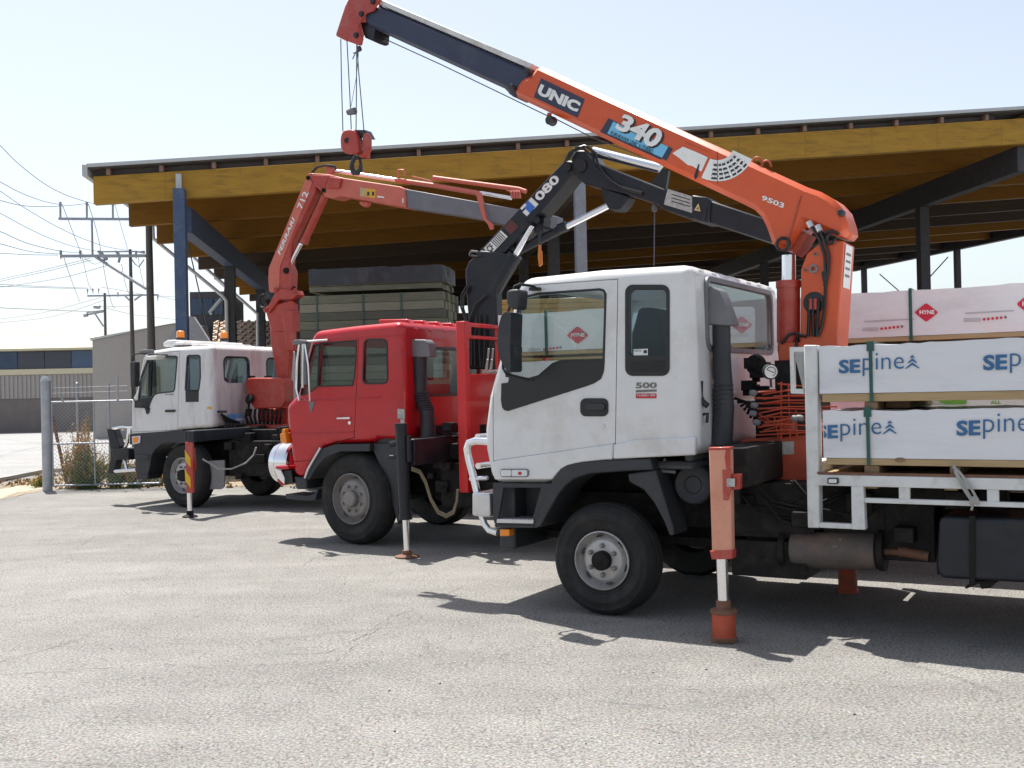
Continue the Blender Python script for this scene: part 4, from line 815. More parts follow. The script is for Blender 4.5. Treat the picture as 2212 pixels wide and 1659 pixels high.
q = MB(); zz = P(*c3(940, 865), ly).z; q.box(a.x-.11, a.x+.11, ly-.08, -.8, zz-.30, zz-.02); q.box(a.x-.16, a.x+.2, -.5, -1.7, zz-.34, zz-.0); q.build('outrigger_beam', blackc, og, .01)
q = MB()
for dy in (0, 14): q.tube([P(*c3(*p), .2) for p in [(950, 1045+dy), (1000, 1065+dy), (1035, 1130+dy), (1065, 1230+dy), (1110, 1310+dy), (1160, 1335+dy), (1205, 1310+dy), (1225, 1250), (1230, 1180)]], .014, 7)
q.split('hydraulic_hose', hoseM, og)
# headboard across the chassis
XH = -1.36; q = MB(); BB = lambda x, y: (lambda v: (v.y, v.z))(FR.B(*c3(x, y), XH))
z_top = BB(1240, 160)[1]; z_r1b = BB(1290, 188)[1]; z_r2t = BB(1290, 240)[1]; z_r2b = BB(1290, 262)[1]; z_o = BB(1250, 476)[1]; z_p0 = BB(1400, 800)[1]-.1; z_bot = BB(1225, 1190)[1]; yl = BB(1240, 300)[0]; 
ym = -W/2
hole = lambda z0, z1, y0_, y1_: [(y0_, z0), (y1_, z0), (y1_, z1), (y0_, z1)]
hy0 = BB(1250, 300)[0]-.0; hy1 = BB(1455, 300)[0]
holes = [hole(z_r2t, z_r1b, hy1, BB(1290, 220)[0]), hole(z_o, z_r2b, hy1, hy0-.0)]
holes += [hole(z_r2t, z_r1b, -W+.1, hy1-.07), hole(z_o, z_r2b, -W+.1, hy1-.07)]
zq1 = BB(1300, 955)[1]; zq0 = BB(1300, 1185)[1]; holes += [hole(zq0, zq1, -.75, BB(1262, 1100)[0]), hole(zq0, zq1, -W+.15, -.85)]
q.prism([(0.0, z_bot), (0, z_top), (-W, z_top), (-W, z_bot)], holes, YZ, XH, XH-.05); q.box(XH+.0, XH-.11, .002, -.085, z_bot-.02, z_top+.004); q.box(XH+.012, XH-.06, -.0, -W, z_r2b-.0, z_r2b+.03)
hbd = q.build('headboard', redhb, T, .008)
q = MB(); q.box(XH-.06, -7.6, 0, -W, 1.06, 1.14); q.box(XH-.06, -7.6, .004, -.06, .92, 1.17); q.build('tray_deck', redhb, T, .005)
q = MB(); 
for k in range(7): a_ = BB(1260+k*9, 470); q.tube([(XH-.3, a_[0], a_[1]+.02+.12*(k % 3)), (XH-.25, a_[0]-.03, a_[1]+.0), (XH-.35, a_[0]-.2, a_[1]+.02)], .012, 6)
q.build('rope_coil', ropeM, hbd)
# ---- black crane, folded back over the load
yc = -1.1; q = MB()
q.sp(FR, cB, [(160, 860), (185, 805), (255, 735), (330, 740), (450, 760), (480, 800), (360, 1000), (362, 1200), (362, 1500), (185, 1500), (182, 1200), (165, 1000)], yc+.2, yc+.04, yt=yc+.2)
cb = q.build('crane_column', blackc, T, .02)
q = MB()
for pts in [[(175, 960), (140, 1020), (135, 1100), (165, 1180), (180, 1230)], [(185, 970), (150, 1030), (150, 1110), (180, 1200), (185, 1300)], [(300, 1020), (230, 1080), (190, 1180), (188, 1300)], [(260, 1150), (250, 1300), (262, 1480)], [(240, 1150), (222, 1300), (225, 1480)], [(285, 1150), (290, 1300), (280, 1480)], [(205, 1200), (205, 1480)]]: q.tube([P(*cB(*p), yc+.24) for p in pts], .013, 7)
q.tube([P(*cB(240+35*cos(t)-10, 760+18*sin(t)), yc+.2) for t in [i*pi/7 for i in range(9)]], .014, 7); q.split('hydraulic_hose', black, cb)
q = MB(); 
for (x0, y0_, x1, y1_) in [(245, 745, 200, 740), (200, 740, 190, 765), (190, 765, 240, 775)]: q.tube([P(*cB(x0, y0_), yc+.2), P(*cB(x1, y1_), yc+.2)], .013, 7)
q.build('lifting_eye', mgrey, cb)
q = MB(); q.sp(FR, cB, [(252, 738), (800, 155), (850, 165), (870, 205), (850, 250), (420, 750), (310, 800)], yc+.17, yc-.17, yt=yc+.17)
b1 = q.build('boom', blackc, cb, .015)
t = MB(); 
def along(p0, p1, w0, w1, o0, o1):   # quad along a line p0->p1 (px), between fractions, offsets to the lower side
    d = Vector((p1[0]-p0[0], p1[1]-p0[1])); n = Vector((-d.y, d.x)).normalized()
    if n.y < 0: n = -n
    A = Vector(p0)+d*w0; B = Vector(p0)+d*w1
    return [tuple(A+n*o0), tuple(B+n*o0), tuple(B+n*o1), tuple(A+n*o1)]
l0, l1 = (252, 738), (800, 155)
text(t, '1080', FR, cB, along(l0, l1, .565, .865, 14, 70), yc+.17, .035, mi=0, off=.004)
flat(t, FR, cB, along(l0, l1, .50, .565, 10, 72), yc+.17, .0035, 1); flat(t, FR, cB, along(l0, l1, .465, .50, 34, 72), yc+.17, .003, 0); flat(t, FR, cB, along(l0, l1, .475, .53, 6, 22), yc+.17, .0045, 0); flat(t, FR, cB, along(l0, l1, .545, .60, 10, 74), yc+.17, .0028, 0)
flat(t, FR, cB, along(l0, l1, .04, .24, 12, 72), yc+.17, .003, 0); text(t, 'CF', FR, cB, along(l0, l1, .05, .105, 18, 62), yc+.17, .03, mi=2, off=.006)
for k in range(7): flat(t, FR, cB, along(l0, l1, .12+k*.016, .127+k*.016, 14, 70), yc+.17, .005, 2)
flat(t, FR, cB, along(l0, l1, .27, .36, 14, 78), yc+.17, .003, 3)
t.build('boom_sign', [stickw, stickbl, stickb, mat('faded_maroon', (.12, .03, .03), .6)], b1)
q = MB()
for x, y, r_ in [(815, 200, .045), (620, 540, .04), (560, 560, .02), (900, 190, .07)]: q.tube([P(*cB(x, y), yc+.22), P(*cB(x, y), yc-.22)], r_, 18)
q.tube([P(*cB(820, 185), yc+.02), P(*cB(940, 195), yc+.02)], .05, 14)
q.sp(FR, cB, [(580, 540), (650, 520), (640, 600), (590, 620)], yc+.09, yc-.09, yt=yc+.17); q.split('pivot_pin', blackc, b1)
q = MB(); q.tube([P(*cB(320, 1050), yc+.12), P(*cB(482, 768), yc+.12)], .085, 18); q.tube([P(*cB(468, 790), yc+.12), P(*cB(486, 762), yc+.12)], .092, 18); lc = q.build('lift_cylinder', blackc, cb); q = MB(); q.tube([P(*cB(484, 765), yc+.12), P(*cB(595, 575), yc+.12)], .038, 18); q.build('ram_rod', rodm, lc)
q = MB(); q.tube([P(*cB(460, 830), yc+.05), P(*cB(500, 740), yc+.05), P(*cB(800, 590), yc+.05)], .052, 18); q.tube([P(*cB(765, 600), yc+.05), P(*cB(815, 580), yc+.05)], .062, 16); q.tube([P(*cB(660, 585), yc+.16), P(*cB(740, 605), yc+.16)], .012, 6); jc = q.build('jib_cylinder', blackc, b1); q = MB(); q.tube([P(*cB(808, 586), yc+.05), P(*cB(1085, 448), yc+.05)], .036, 18); q.build('ram_rod', rodm, jc)
q = MB(); yj = yc+.17
q.sp(FR, cB, [(870, 90), (940, 90), (1000, 165), (1420, 330), (1640, 395), (1740, 405), (1730, 560), (1690, 560), (1600, 530), (1430, 470), (1400, 440), (1190, 370), (1085, 345), (930, 310), (850, 235), (840, 140)], yj, yc-.17, yt=yj)
q.sp(FR, cB, [(1030, 320), (1215, 385), (1190, 435), (1150, 478), (1085, 474), (1048, 410)], yc+.13, yc-.1); q.sp(FR, cB, [(1620, 380), (1730, 395), (1700, 560), (1625, 530)], yj+.025, yc-.195, yt=yj)
j = q.build('jib', blackc, b1, .02)
q = MB(); q.sp(FR, cB, [(1700, 400), (2180, 560), (2180, 705), (2060, 665), (1690, 545)], yc+.13, yc-.13, yt=yc+.17); q.build('inner_jib', blackc, j, .02)
q = MB(); q.tube([P(*cB(985, 100), yc), P(*cB(1420, 210), yc)], .055, 24); q.build('ram_rod', rodm, j)
q = MB(); q.sp(FR, cB, [(1420, 200), (1460, 215), (1440, 340), (1310, 375), (1295, 360)], yc+.12, yc+.06, yt=yj)
for pts in [[(800, 175), (830, 110), (880, 72), (950, 68), (1000, 110), (1015, 180), (1050, 240), (1100, 290), (1160, 330)], [(815, 160), (860, 95), (920, 80), (980, 130), (1000, 200), (1060, 260), (1110, 300)], [(860, 85), (930, 62), (980, 95)]]: q.tube([P(*cB(*p), yj+.05) for p in pts], .014, 7)
q.tube([P(*cB(1155, 328), yj+.03), P(*cB(1300, 368), yj+.03)], .02, 8); q.split('hydraulic_hose', black, j)
t = MB(); flat(t, FR, cB, [(1465, 340), (1642, 395), (1620, 495), (1440, 440)], yj, .004); 
for k in range(3): flat(t, FR, cB, [(1490, 372+k*22), (1610, 408+k*22), (1609, 414+k*22), (1489, 378+k*22)], yj, .006, 1)
flat(t, FR, cB, [(1640, 480), (1682, 488), (1668, 436)], yj, .035, 2); text(t, 'A', FR, cB, [(1660, 458), (1672, 460), (1672, 478), (1656, 476)], yj, .03, mi=1, off=.037); t.build('sticker', [dirtyst, stickb, mat('pale_yellow_triangle', (.62, .5, .25), .5)], j)
q = MB(); q.tube([P(*cB(1380, 355), yc+.1), P(*cB(1380, 460), yc+.1), P(*cB(1376, 835), yc+.1)], .007, 6); q.lathe([(.001, -.05), (.03, -.04), (.035, 0), (.02, .05), (.001, .05)], P(*cB(1380, 460), yc+.1), (0, 0, 1), 10); q.build('hanging_cable', wireM, j)
q = MB(); q.tube([P(*cB(*p), yc+.1) for p in [(655, 610), (640, 650), (642, 700)]], .02, 8, 1); q.tube([P(*cB(*p), yc+.1) for p in [(642, 700), (640, 780), (645, 835), (655, 825), (652, 740)]], [.018, .022, .018, .012, .012], 8); q.build('hook', [mat('hook_orange', (.6, .2, .03), .5), dgrey], b1)
# ---- load of the red truck: long pinkish packs
YL = -.55; X0 = P(1076, 665, YL).x
zA0 = P(1834, 741, YL).z; zAw = P(1834, 731, YL).z
zA1 = P(1834, 634, YL).z
print('red load', X0, zA0, zAw, zA1)
gq = 'white packs with red diamond print on the red truck'
pA = pack('timber_pack', FR, 'long white wrapped pack with red diamond prints, topmost load of the red truck', X0, -9.2, YL, YL-1.08, zA0, zAw, zA1, wrapp, pine, gq)
pB = pack('timber_pack', FR, 'white wrapped pack under the one with the diamond prints, seen through the nearest cab window', X0-.1, -9.2, YL, YL-1.08, 1.62, 1.68, zA0-.06, wrapp, pine, gq)
pC = pack('timber_pack', FR, 'lowest white pack on the red truck deck, mostly hidden by the nearest truck', X0-.05, -9.2, YL, YL-1.08, 1.19, 1.24, 1.56, wrapp, pine, gq)
t = MB()
def diamond(u, v, s_, F=FR, tx=True):
    flat(t, F, ident, rpoly([(u, v-s_), (u+s_*1.25, v), (u, v+s_), (u-s_*1.25, v)], s_*.25), YL, .008); text(t, 'HYNE', F, ident, [(u-s_*.68, v-s_*.24), (u+s_*.85, v-s_*.24), (u+s_*.85, v+s_*.18), (u-s_*.68, v+s_*.18)], YL, .04, mi=1, off=.016)
for u, v, s_ in [(1248, 724, 19.5), (1602, 702, 19.5), (2001, 675, 21), (2225, 657, 24), (2480, 640, 27)]:
    t = MB(); diamond(u, v, s_); drape(t); toroot(t, FR, pA).build('diamond_print', [textr, stickw], pA)
def dots(u, v, s_):
    for k in range(6): flat(t, FR, ident, [(u+k*8.8*s_+3*s_*cos(a), v-k*.9+3*s_*sin(a)) for a in [i*pi/5 for i in range(10)]], YL, .012, 0 if k < 5 else 3)
    for k in range(3): flat(t, FR, ident, [(u-42*s_, v-2+k*3), (u-7, v-2.5+k*3), (u-7, v-1.3+k*3), (u-42*s_, v-.8+k*3)], YL, .012, 2)
for a_ in ((1905, 710, 1), (2126, 690, 1.05), (1176, 755, .8)): t = MB(); dots(*a_); drape(t); toroot(t, FR, pA).build('dot_print', [textr, stickw, textpk, stickgy], pA)
t = MB()
for (u0_, v0_, u1_, v1_) in [(1868, 694, 1975, 688), (2085, 676, 2190, 670)]:
    flat(t, FR, ident, [(u0_, v0_), (u1_, v1_), (u1_, v1_+2.5), (u0_, v0_+2.5)], YL, .012, 2)
toroot(t, FR, pA).build('printing', [textr, stickw, textpk, stickgy], pA)
for u_, vt, vb in ((1966, 622, 741), (1179, 668, 800)):
    a = P(u_, vt, YL); mb = MB(); mb.box(a.x-.014, a.x+.014, YL+.004, YL+.015, zA0, zA1+.01); mb.box(a.x-.014, a.x+.014, YL+.015, YL-1.05, zA1+.01, zA1+.014); toroot(mb, FR, pA).build('strap', strapg, pA)
# ================================================================== LEFT WHITE TRUCK
FL = Frame(gnd(395, 1097), -66); P = FL.S
T = FL.root('crane_truck', 'farthest truck on the left, white cab with two amber beacons and faded red crane', 'truck', 'crane trucks parked in the yard')
W = 2.25
out = [(350, 350), (372, 305), (560, 272), (700, 264), (892, 256), (905, 600), (905, 882), (660, 906), (560, 950), (490, 975), (430, 1060), (285, 1055), (258, 1000), (258, 800), (256, 690), (300, 600)]
win = [(400, 372), (440, 350), (560, 346), (612, 345), (620, 352), (600, 590), (590, 606), (480, 618), (450, 628), (430, 655), (330, 668), (350, 500)]
quart = rpoly([(705, 340), (795, 338), (798, 500), (785, 600), (690, 600), (700, 430)], 14)
wl = px2xz(FL, c2, win); ql = px2xz(FL, c2, quart)
door = px2xz(FL, c2, [(275, 920), (275, 690), (312, 600), (372, 345), (450, 318), (560, 308), (640, 300), (626, 905)])
wsc = px2xz(FL, c2, [(330, 350), (460, 358), (390, 640), (262, 640)])
XB = P(*c2(905, 700)).x+.01
rl = [(lambda v: (v.y, v.z))(FL.B(*c2(*p), XB-.005)) for p in [(985, 352), (1170, 350), (1190, 545), (1020, 548)]]
zt = rl[0][1]; zb = rl[2][1]; ya, yb_ = rl[0][0], rl[1][0]
r1 = rrect(yb_, zb, ya, zt, .08); r2 = rrect(-W-ya, zb, -W-yb_, zt, .08)
print('L rear', ya, yb_, zb, zt)
cab, dr, OL = make_cab(FL, T, c2, out, W, 1.15, [wl, ql], wsc, [r1, r2], door, whiteold, .09, backpaint=backwall)
for o_ in (r1, r2):
    f = MB(); f.prism(offset(o_, -.03), [o_], YZ, XB-.012, XB+.03); f = f.build('rear_window', black, cab, .003); g = MB(); g.prism(o_, [], YZ, XB+.014, XB+.018); g.build('pane', glassd, f)
window(dr, offset(wl, -.022), wl, glass, 0)
q = MB(); q.prism(offset(ql, -.022), [ql], XZ, .006, -.03); q.sp(FL, c2, [(688, 598), (790, 598), (788, 690), (690, 692)], .006, -.02, yt=0); f = q.build('window', black, cab, .003); g = MB(); g.prism(offset(ql, -.01), [], XZ, -.012, -.016); g.build('pane', glassd, f)
g = MB(); P0 = P(*c2(360, 350)); P1 = P(*c2(290, 640)); g.add([(P0.x-.0, -.12, P0.z), (P0.x-.0, -W+.12, P0.z), (P1.x, -W+.12, P1.z), (P1.x, -.12, P1.z)], [[0, 1, 2, 3]]); g.prism(offset(wl, -.01), [], XZ, -W+.016, -W+.012); g.build('windscreen', glass, cab)
q = MB(); q.sp(FL, c2, [(298, 735), (298, 690), (325, 670), (428, 655), (450, 632), (420, 700), (408, 740)], .01, -.01, yt=0); q.sp(FL, c2, [(405, 352), (430, 350), (420, 650), (398, 650)], .004, -.03, yt=0); q.build('door_trim', black, dr, .003)
h = MB(); h.sp(FL, c2, rpoly([(538, 752), (612, 750), (612, 768), (538, 770)], 6), .03, 0, yt=0); h.build('handle', black, dr, .006)
t = MB(); text(t, 'Pro Tucker', FL, c2, [(532, 626), (600, 624), (600, 637), (532, 639)], 0, .02, .3); t.build('door_lettering', stickgy, dr)
q = MB()
for k in range(8): yy = -.2-k*.26; q.prism([(XB+.03, 2.46), (XB+.02, 2.42), (XB+.55, 2.56), (XB+.55, 2.60), (XB+.12, 2.57)], [], XZ, yy-.04, yy+.04)
q.split('roof_rib', whiteold, cab, .015, 2)
q = MB(); q.box(.5, .75, -.1, -W+.1, 1.15, 1.5); q.box(-.68, .5, -.1, -W+.1, 1.15, 1.25); q.build('dashboard', dashM, cab, .03); seat(FL, cab, -.3, -.5, 1.3, 2.05); seat(FL, cab, -.3, -W+.5, 1.3, 2.05)
# air deflector bar and beacons on the roof
xr0 = P(*c2(560, 240), -.3).x; q = MB(); q.sp(FL, c2, rpoly([(512, 235), (545, 215), (600, 212), (610, 232), (590, 272), (515, 265)], 10), -.25, -W+.25, yt=-.25); q.box(xr0-.35, xr0-.05, -.25, -W+.25, P(*c2(700, 250), -.3).z, P(*c2(700, 228), -.3).z); rb = q.build('roof_bar', whiteold, T, .02)
def beacon(c, x, y0_, y1_, yp):
    a = P(*c(x, y1_), yp); b = P(*c(x, y0_), yp); q = MB(); h_ = b.z-a.z; q.lathe([(.001, h_), (.045, h_*.98), (.064, h_*.88), (.068, h_*.3), (.071, h_*.25)], a, (0, 0, 1), 20); q.lathe([(.074, h_*.22), (.078, 0), (.001, -.01)], a, (0, 0, 1), 20, 1); q.lathe([(.071, h_*.25), (.074, h_*.22)], a, (0, 0, 1), 20, 1); return q.build('beacon', [amber, dgrey], rb)
beacon(c2, 650, 142, 215, -.6)
q0 = FL.B(*c2(985, 215), P(*c2(650, 215), -.6).x); beacon(c2, 985, 150, 220, q0.y if -W < q0.y < 0 else -1.8)
# lower dark body
q = MB(); q.sp(FL, c2, [(262, 935), (660, 908), (705, 925), (760, 1000), (650, 1010), (560, 1000), (500, 1020), (455, 1060), (430, 1100), (415, 1200), (400, 1260), (315, 1260), (300, 1100), (290, 1020), (262, 1018)], .015, -.35, yt=0); q.sp(FL, c2, [(310, 1095), (412, 1095), (412, 1135), (312, 1135)], .03, -.3, yt=0); q.sp(FL, c2, [(318, 1245), (412, 1245), (405, 1285), (320, 1285)], .03, -.3, yt=0); q.build('wheel_arch', dgrey, T, .012)
q = MB(); q.sp(FL, c2, rpoly([(286, 955), (350, 950), (345, 1005), (290, 1018)], 6), .03, .0, yt=0); q.sp(FL, c2, rpoly([(294, 962), (338, 958), (334, 1000), (297, 1008)], 6), .035, .03, yt=0, mi=1); q.build('side_lamp', [clearl, amber], T, .005)
# bull bar with black uprights
q = MB(); q.sp(FL, c2, [(80, 895), (130, 893), (178, 1030), (175, 1060), (135, 1240), (85, 1245), (110, 1120), (108, 1060)], -.15, -.30, yt=-.15); q.sp(FL, c2, [(130, 1050), (265, 1045), (270, 1135), (160, 1135)], -.10, -W+.1, yt=-.15); bb_ = q.build('bull_bar', blackc, T, .015)
q = MB(); q.tube([P(*c2(*p), -.18) for p in [(130, 900), (200, 888), (255, 888), (240, 1000), (225, 1040)]], .03, 10); q.tube([P(*c2(*p), -.18) for p in [(140, 1222), (310, 1210)]], .03, 10); q.tube([P(*c2(*p), -.18) for p in [(200, 1060), (235, 1210)]], .03, 10); xx = P(*c2(200, 895), -.18).x
for zz in (P(*c2(200, 895), -.18).z, P(*c2(200, 1215), -.18).z): q.tube([(xx, -.18, zz), (xx, -W+.1, zz)], .03, 10)
q.split('chrome_tube', chrome, bb_)
# mirror
q = MB(); q.tube([P(*c2(*p), yy) for p, yy in [((550, 330), .02), ((480, 328), .15), ((330, 318), .2), ((285, 330), .2), ((275, 380), .2), ((282, 560), .2), ((282, 660), .2), ((310, 700), .12), ((400, 745), .03)]], .012, 8); q.sp(FL, c2, [(380, 740), (415, 738), (410, 775), (395, 785)], .02, 0, yt=0); ma = q.build('mirror_arm', black, T)
q = MB(); q.sp(FL, c2, rpoly([(280, 385), (318, 380), (318, 570), (285, 580)], 10), .26, .14, yt=.2); q.build('mirror', dgrey, ma, .02); q = MB(); q.sp(FL, c2, rpoly([(368, 292), (415, 288), (418, 318), (370, 320)], 8), .2, -.0, yt=.1); q.build('mirror', mgrey, ma, .02)
q = MB(); q.sp(FL, c2, [(455, 342), (540, 335), (520, 365), (445, 370)], .3, .1, yt=.1); q.build('mirror', stickw, ma, .01)
q = MB(); q.tube([P(*c2(*p), -.1) for p in [(880, 685), (890, 730), (930, 765), (1000, 765)]], .02, 8)
for k in range(6): q.tube([FL.B(*c2(960+k*12, 780+k*8), XB-.05), FL.B(*c2(1000+k*20, 850), XB-.08), FL.B(*c2(990+k*18, 890), XB-.1)], .018, 6)
q.split('hydraulic_hose', black, T)
t = MB(); flat(t, FL, c2, [(1003, 785), (1065, 782), (1062, 848), (1005, 852)], XB, .012, 0, True); flat(t, FL, c2, [(1065, 780), (1128, 778), (1128, 845), (1062, 848)], XB, .014, 1, True); flat(t, FL, c2, [(1068, 818), (1122, 816), (1122, 830), (1068, 832)], XB, .017, 2, True); flat(t, FL, c2, [(852, 728), (886, 726), (886, 745), (852, 746)], 0, .004, 3)
t.build('sticker', [mat('plaque_blue', (.16, .38, .75), .5), mat('plaque_light_blue', (.25, .45, .75), .5), stickw, yellowst], cab)
q = MB()
for yy in (-.7, -1.5): q.box(.9, -6.5, yy-.04, yy+.04, .72, .98)
q.box(.7, -.9, -.8, -1.4, .5, 1.1); q.box(-.8, -1.9, -.15, -.68, .5, 1.05); q.tube([(0, -.25, .5), (0, -2.0, .5)], .08, 10); q.box(-.75, -2.0, -.3, -W+.3, .95, 1.22); q.box(-1.5, -2.6, -.3, -W+.3, .45, .95)
rng = random.Random(9)
for k in range(40):
    x = -.7-rng.random()*1.6; z = .5+rng.random()*.75; y = -.1-rng.random()*.5; s_ = .03+rng.random()*.06; q.box(x-s_, x+s_, y-s_, y+s_, z-s_*.8, z+s_*.8)
q.build('chassis', chass, T, .01, 1)
q = MB(); q.sp(FL, c2, rpoly([(830, 1145), (985, 1138), (985, 1340), (960, 1362), (810, 1362)], 10), -.06, -.09, yt=-.06); q.build('mudflap', mat('mudflap_grey', (.25, .24, .24), .7), T, .006)
q = MB(); q.tube([P(*c2(*p), .1) for p in [(820, 1130), (880, 1165), (940, 1205), (1040, 1205), (1150, 1160), (1210, 1100), (1230, 1040)]], .013, 7); q.build('hose', ropeM, T)
for x, y, sd in ((0, 0, 1), (0, -W+.05, -1), (-4.3, -.02, 1), (-4.3, -.3, 1), (-4.3, -W+.03, -1), (-4.3, -W+.31, -1)): wheel(FL, T, x, y, .51, .27, .285, 'truck', sd, radians(-9) if x == 0 else 0)
# tray of the left truck
q = MB(); q.box(-2.3, -7.0, 0, -W, 1.1, 1.2); q.box(-2.3, -2.36, -.0, -W, 1.2, 1.32); q.build('tray_deck', chass, T, .005)
# outrigger with red and yellow stripes
G = gnd(410, 1117)-FL.o; ly = G.dot(FL.y); lx = G.dot(FL.x)
q = MB(); q.sp(FL, c2, [(683, 1000), (740, 998), (745, 1388), (695, 1392)], ly+.05, ly+.01, yt=ly+.05); og = q.build('outrigger', crred, T, .008)
q = MB(); q.sp(FL, c2, [(740, 1040), (752, 1045), (760, 1200), (745, 1240)], ly, ly-.03, yt=ly)
for k in range(2): q.sp(FL, c2, [(684, 1062+k*150), (726, 1120+k*150), (730, 1195+k*160), (688, 1145+k*150)], ly+.056, ly+.05, yt=ly+.05, mi=1)
q.build('stripe', [crred, yellowst], og)
q = MB(); q.tube([P(*c2(718, 1388), ly), P(*c2(722, 1560), ly)], .036, 16); q.build('ram_rod', rodm, og); q = MB(); q.lathe([(.001, 0), (.11, 0), (.11, .012), (.05, .04), (.05, .09), (.001, .09)], (P(*c2(722, 1560), ly).x, ly, .004), (0, 0, 1), 20); q.build('foot', chass, og)
xx = P(*c2(718, 1000), ly).x; q = MB(); zz0 = P(*c2(740, 995), ly).z; zz1 = P(*c2(740, 912), ly).z; q.box(xx-.09, xx+.09, ly-.0, -.9, zz0, zz1); q.sp(FL, c2, [(705, 915), (750, 912), (752, 1000), (700, 1000)], ly+.06, ly-.08, yt=ly+.06); q.build('outrigger_beam', blackc, og, .01)
# crane
yc = -1.12
q = MB(); q.sp(FL, c2, [(1140, 868), (1440, 862), (1440, 990), (1265, 992), (1215, 940)], yc+.45, yc-.45, yt=yc+.45); cb = q.build('crane_base', crred, T, .02)
q = MB(); q.sp(FL, c2, rpoly([(1145, 515), (1190, 505), (1420, 505), (1450, 530), (1450, 690), (1420, 740), (1215, 745), (1155, 650)], 15), yc+.45, yc+.2, yt=yc+.45); q.sp(FL, c2, [(1195, 740), (1300, 750), (1310, 850), (1200, 850)], yc+.3, yc, yt=yc+.45); q.build('oil_tank', crred, cb, .025, 3)
q = MB()
for k in range(9): q.tube([P(*c2(1160+k*32, 745), yc+.45), P(*c2(1150+k*34, 800), yc+.48), P(*c2(1170+k*30, 860), yc+.45)], .02, 6)
q.lathe([(.001, .04), (.07, .03), (.085, 0), (.07, -.03), (.001, -.04)], P(*c2(1180, 668), yc+.5), (.3, 1, .5), 16); q.tube([P(*c2(1175, 690), yc+.5), P(*c2(1170, 800), yc+.5)], .02, 8)
for x in (1195, 1320): q.tube([P(*c2(x, 508), yc+.3), P(*c2(x, 490), yc+.3)], .06, 12)
q.build('hydraulic_valves', chass, cb)
q = MB(); q.sp(FL, c2, [(1325, 0), (1520, 0), (1490, 300), (1470, 560), (1460, 870), (1380, 870), (1390, 500), (1340, 240)], yc+.17, yc+.06, yt=yc+.17); q.sp(FL, cF, [(65, 1350), (120, 1340), (300, 1290), (330, 1330), (330, 1560), (130, 1560), (95, 1450)], yc+.18, yc+.05, yt=yc+.18); cc = q.build('crane_column', crred, cb, .02)
q = MB(); q.sp(FL, c2, [(1430, -10), (1515, -10), (1522, 300), (1455, 300)], yc+.28, yc+.19, yt=yc+.28); q.build('cylinder_cover', crred, cc, .02)
q = MB(); q.sp(FL, cF, [(55, 1380), (100, 1345), (160, 1230), (200, 1200), (330, 1215), (345, 1250), (300, 1290), (190, 1290), (110, 1400), (70, 1400)], yc+.22, yc+.02, yt=yc+.22)
for x, y in [(80, 1375), (165, 1210), (325, 1215)]: q.tube([P(*cF(x, y), yc+.25), P(*cF(x, y), yc+.0)], .038, 14)
q.build('link', crred, cc, .01)
q = MB(); q.tube([P(*cF(60+40*cos(t), 1300+55*sin(t)), yc+.2) for t in [i*pi/8+.6 for i in range(12)]], .013, 7)
for pts in [[(330, 1200), (352, 1260), (345, 1400), (320, 1480)], [(310, 1180), (345, 1230), (350, 1350), (340, 1500), (300, 1620)], [(100, 1260), (60, 1290), (80, 1340)]]: q.tube([P(*cF(*p), yc+.1) for p in pts], .022, 7)
q.split('hydraulic_hose', black, cc)
q = MB(); q.sp(FL, cF, [(105, 1030), (430, 250), (470, 240), (500, 290), (490, 400), (300, 800), (275, 1000), (300, 1060), (290, 1230), (110, 1230), (100, 1120)], yc+.17, yc+.0, yt=yc+.17); b1 = q.build('boom', crred, cc, .015)
q = MB(); q.sp(FL, cF, [(108, 1030), (428, 262), (468, 320), (440, 400), (200, 1020), (195, 1220), (112, 1225), (104, 1120)], yc+.178, yc+.17, yt=yc+.17); q.build('boom_plate', crredf, b1)
t = MB(); l0, l1 = (105, 1030), (430, 255)
text(t, '712', FL, cF, along(l0, l1, .66, .84, 20, 68), yc+.178, .02, mi=0, off=.004); text(t, 'FERRARI', FL, cF, along(l0, l1, .16, .56, 18, 48), yc+.178, .03, .3, mi=0, off=.004); t.build('boom_sign', stickw, b1)
q = MB(); q.tube([P(*cF(575, 430), yc+.1), P(*cF(400, 810), yc+.1)], .062, 18); q.tube([P(*cF(415, 780), yc+.1), P(*cF(395, 825), yc+.1)], .07, 18); lc = q.build('jib_cylinder', crred, b1); q = MB(); q.tube([P(*cF(372, 830), yc+.1), P(*cF(262, 1035), yc+.1)], .036, 16); q.build('ram_rod', rodm, lc)
q = MB(); q.tube([P(*cF(250, 1050), yc+.2), P(*cF(250, 1050), yc-.2)], .05, 14)
for x, y in [(432, 280), (560, 385)]: q.tube([P(*cF(x, y), yc+.2), P(*cF(x, y), yc-.2)], .035, 14)
q.split('pivot_pin', chass, b1)
yj = yc+.17; q = MB(); q.sp(FL, cF, [(430, 290), (440, 240), (600, 250), (730, 282), (1195, 352), (1235, 372), (1245, 530), (700, 430), (640, 450), (570, 440), (545, 400)], yj, yc-.17, yt=yj); q.sp(FL, cF, [(825, 460), (900, 470), (890, 500), (860, 515), (820, 485)], yc+.05, yc-.05, yt=yj); j = q.build('jib', crredf, b1, .015)
q = MB(); q.sp(FL, cF, [(620, 275), (722, 290), (700, 370), (600, 370)], yj+.05, yj-.05, yt=yj); q.sp(FL, cF, [(440, 262), (610, 262), (560, 405), (470, 310)], yj+.012, yj, yt=yj); q.build('jib_head', crred, j, .01)
t = MB(); flat(t, FL, cF, [(865, 362), (915, 368), (913, 440), (863, 434)], yj, .004, 1); flat(t, FL, cF, [(917, 368), (993, 378), (990, 450), (915, 440)], yj, .004, 0)
for x in (925, 965): flat(t, FL, cF, [(x, 395), (x+18, 398), (x+16, 430), (x-2, 428)], yj, .007, 2)
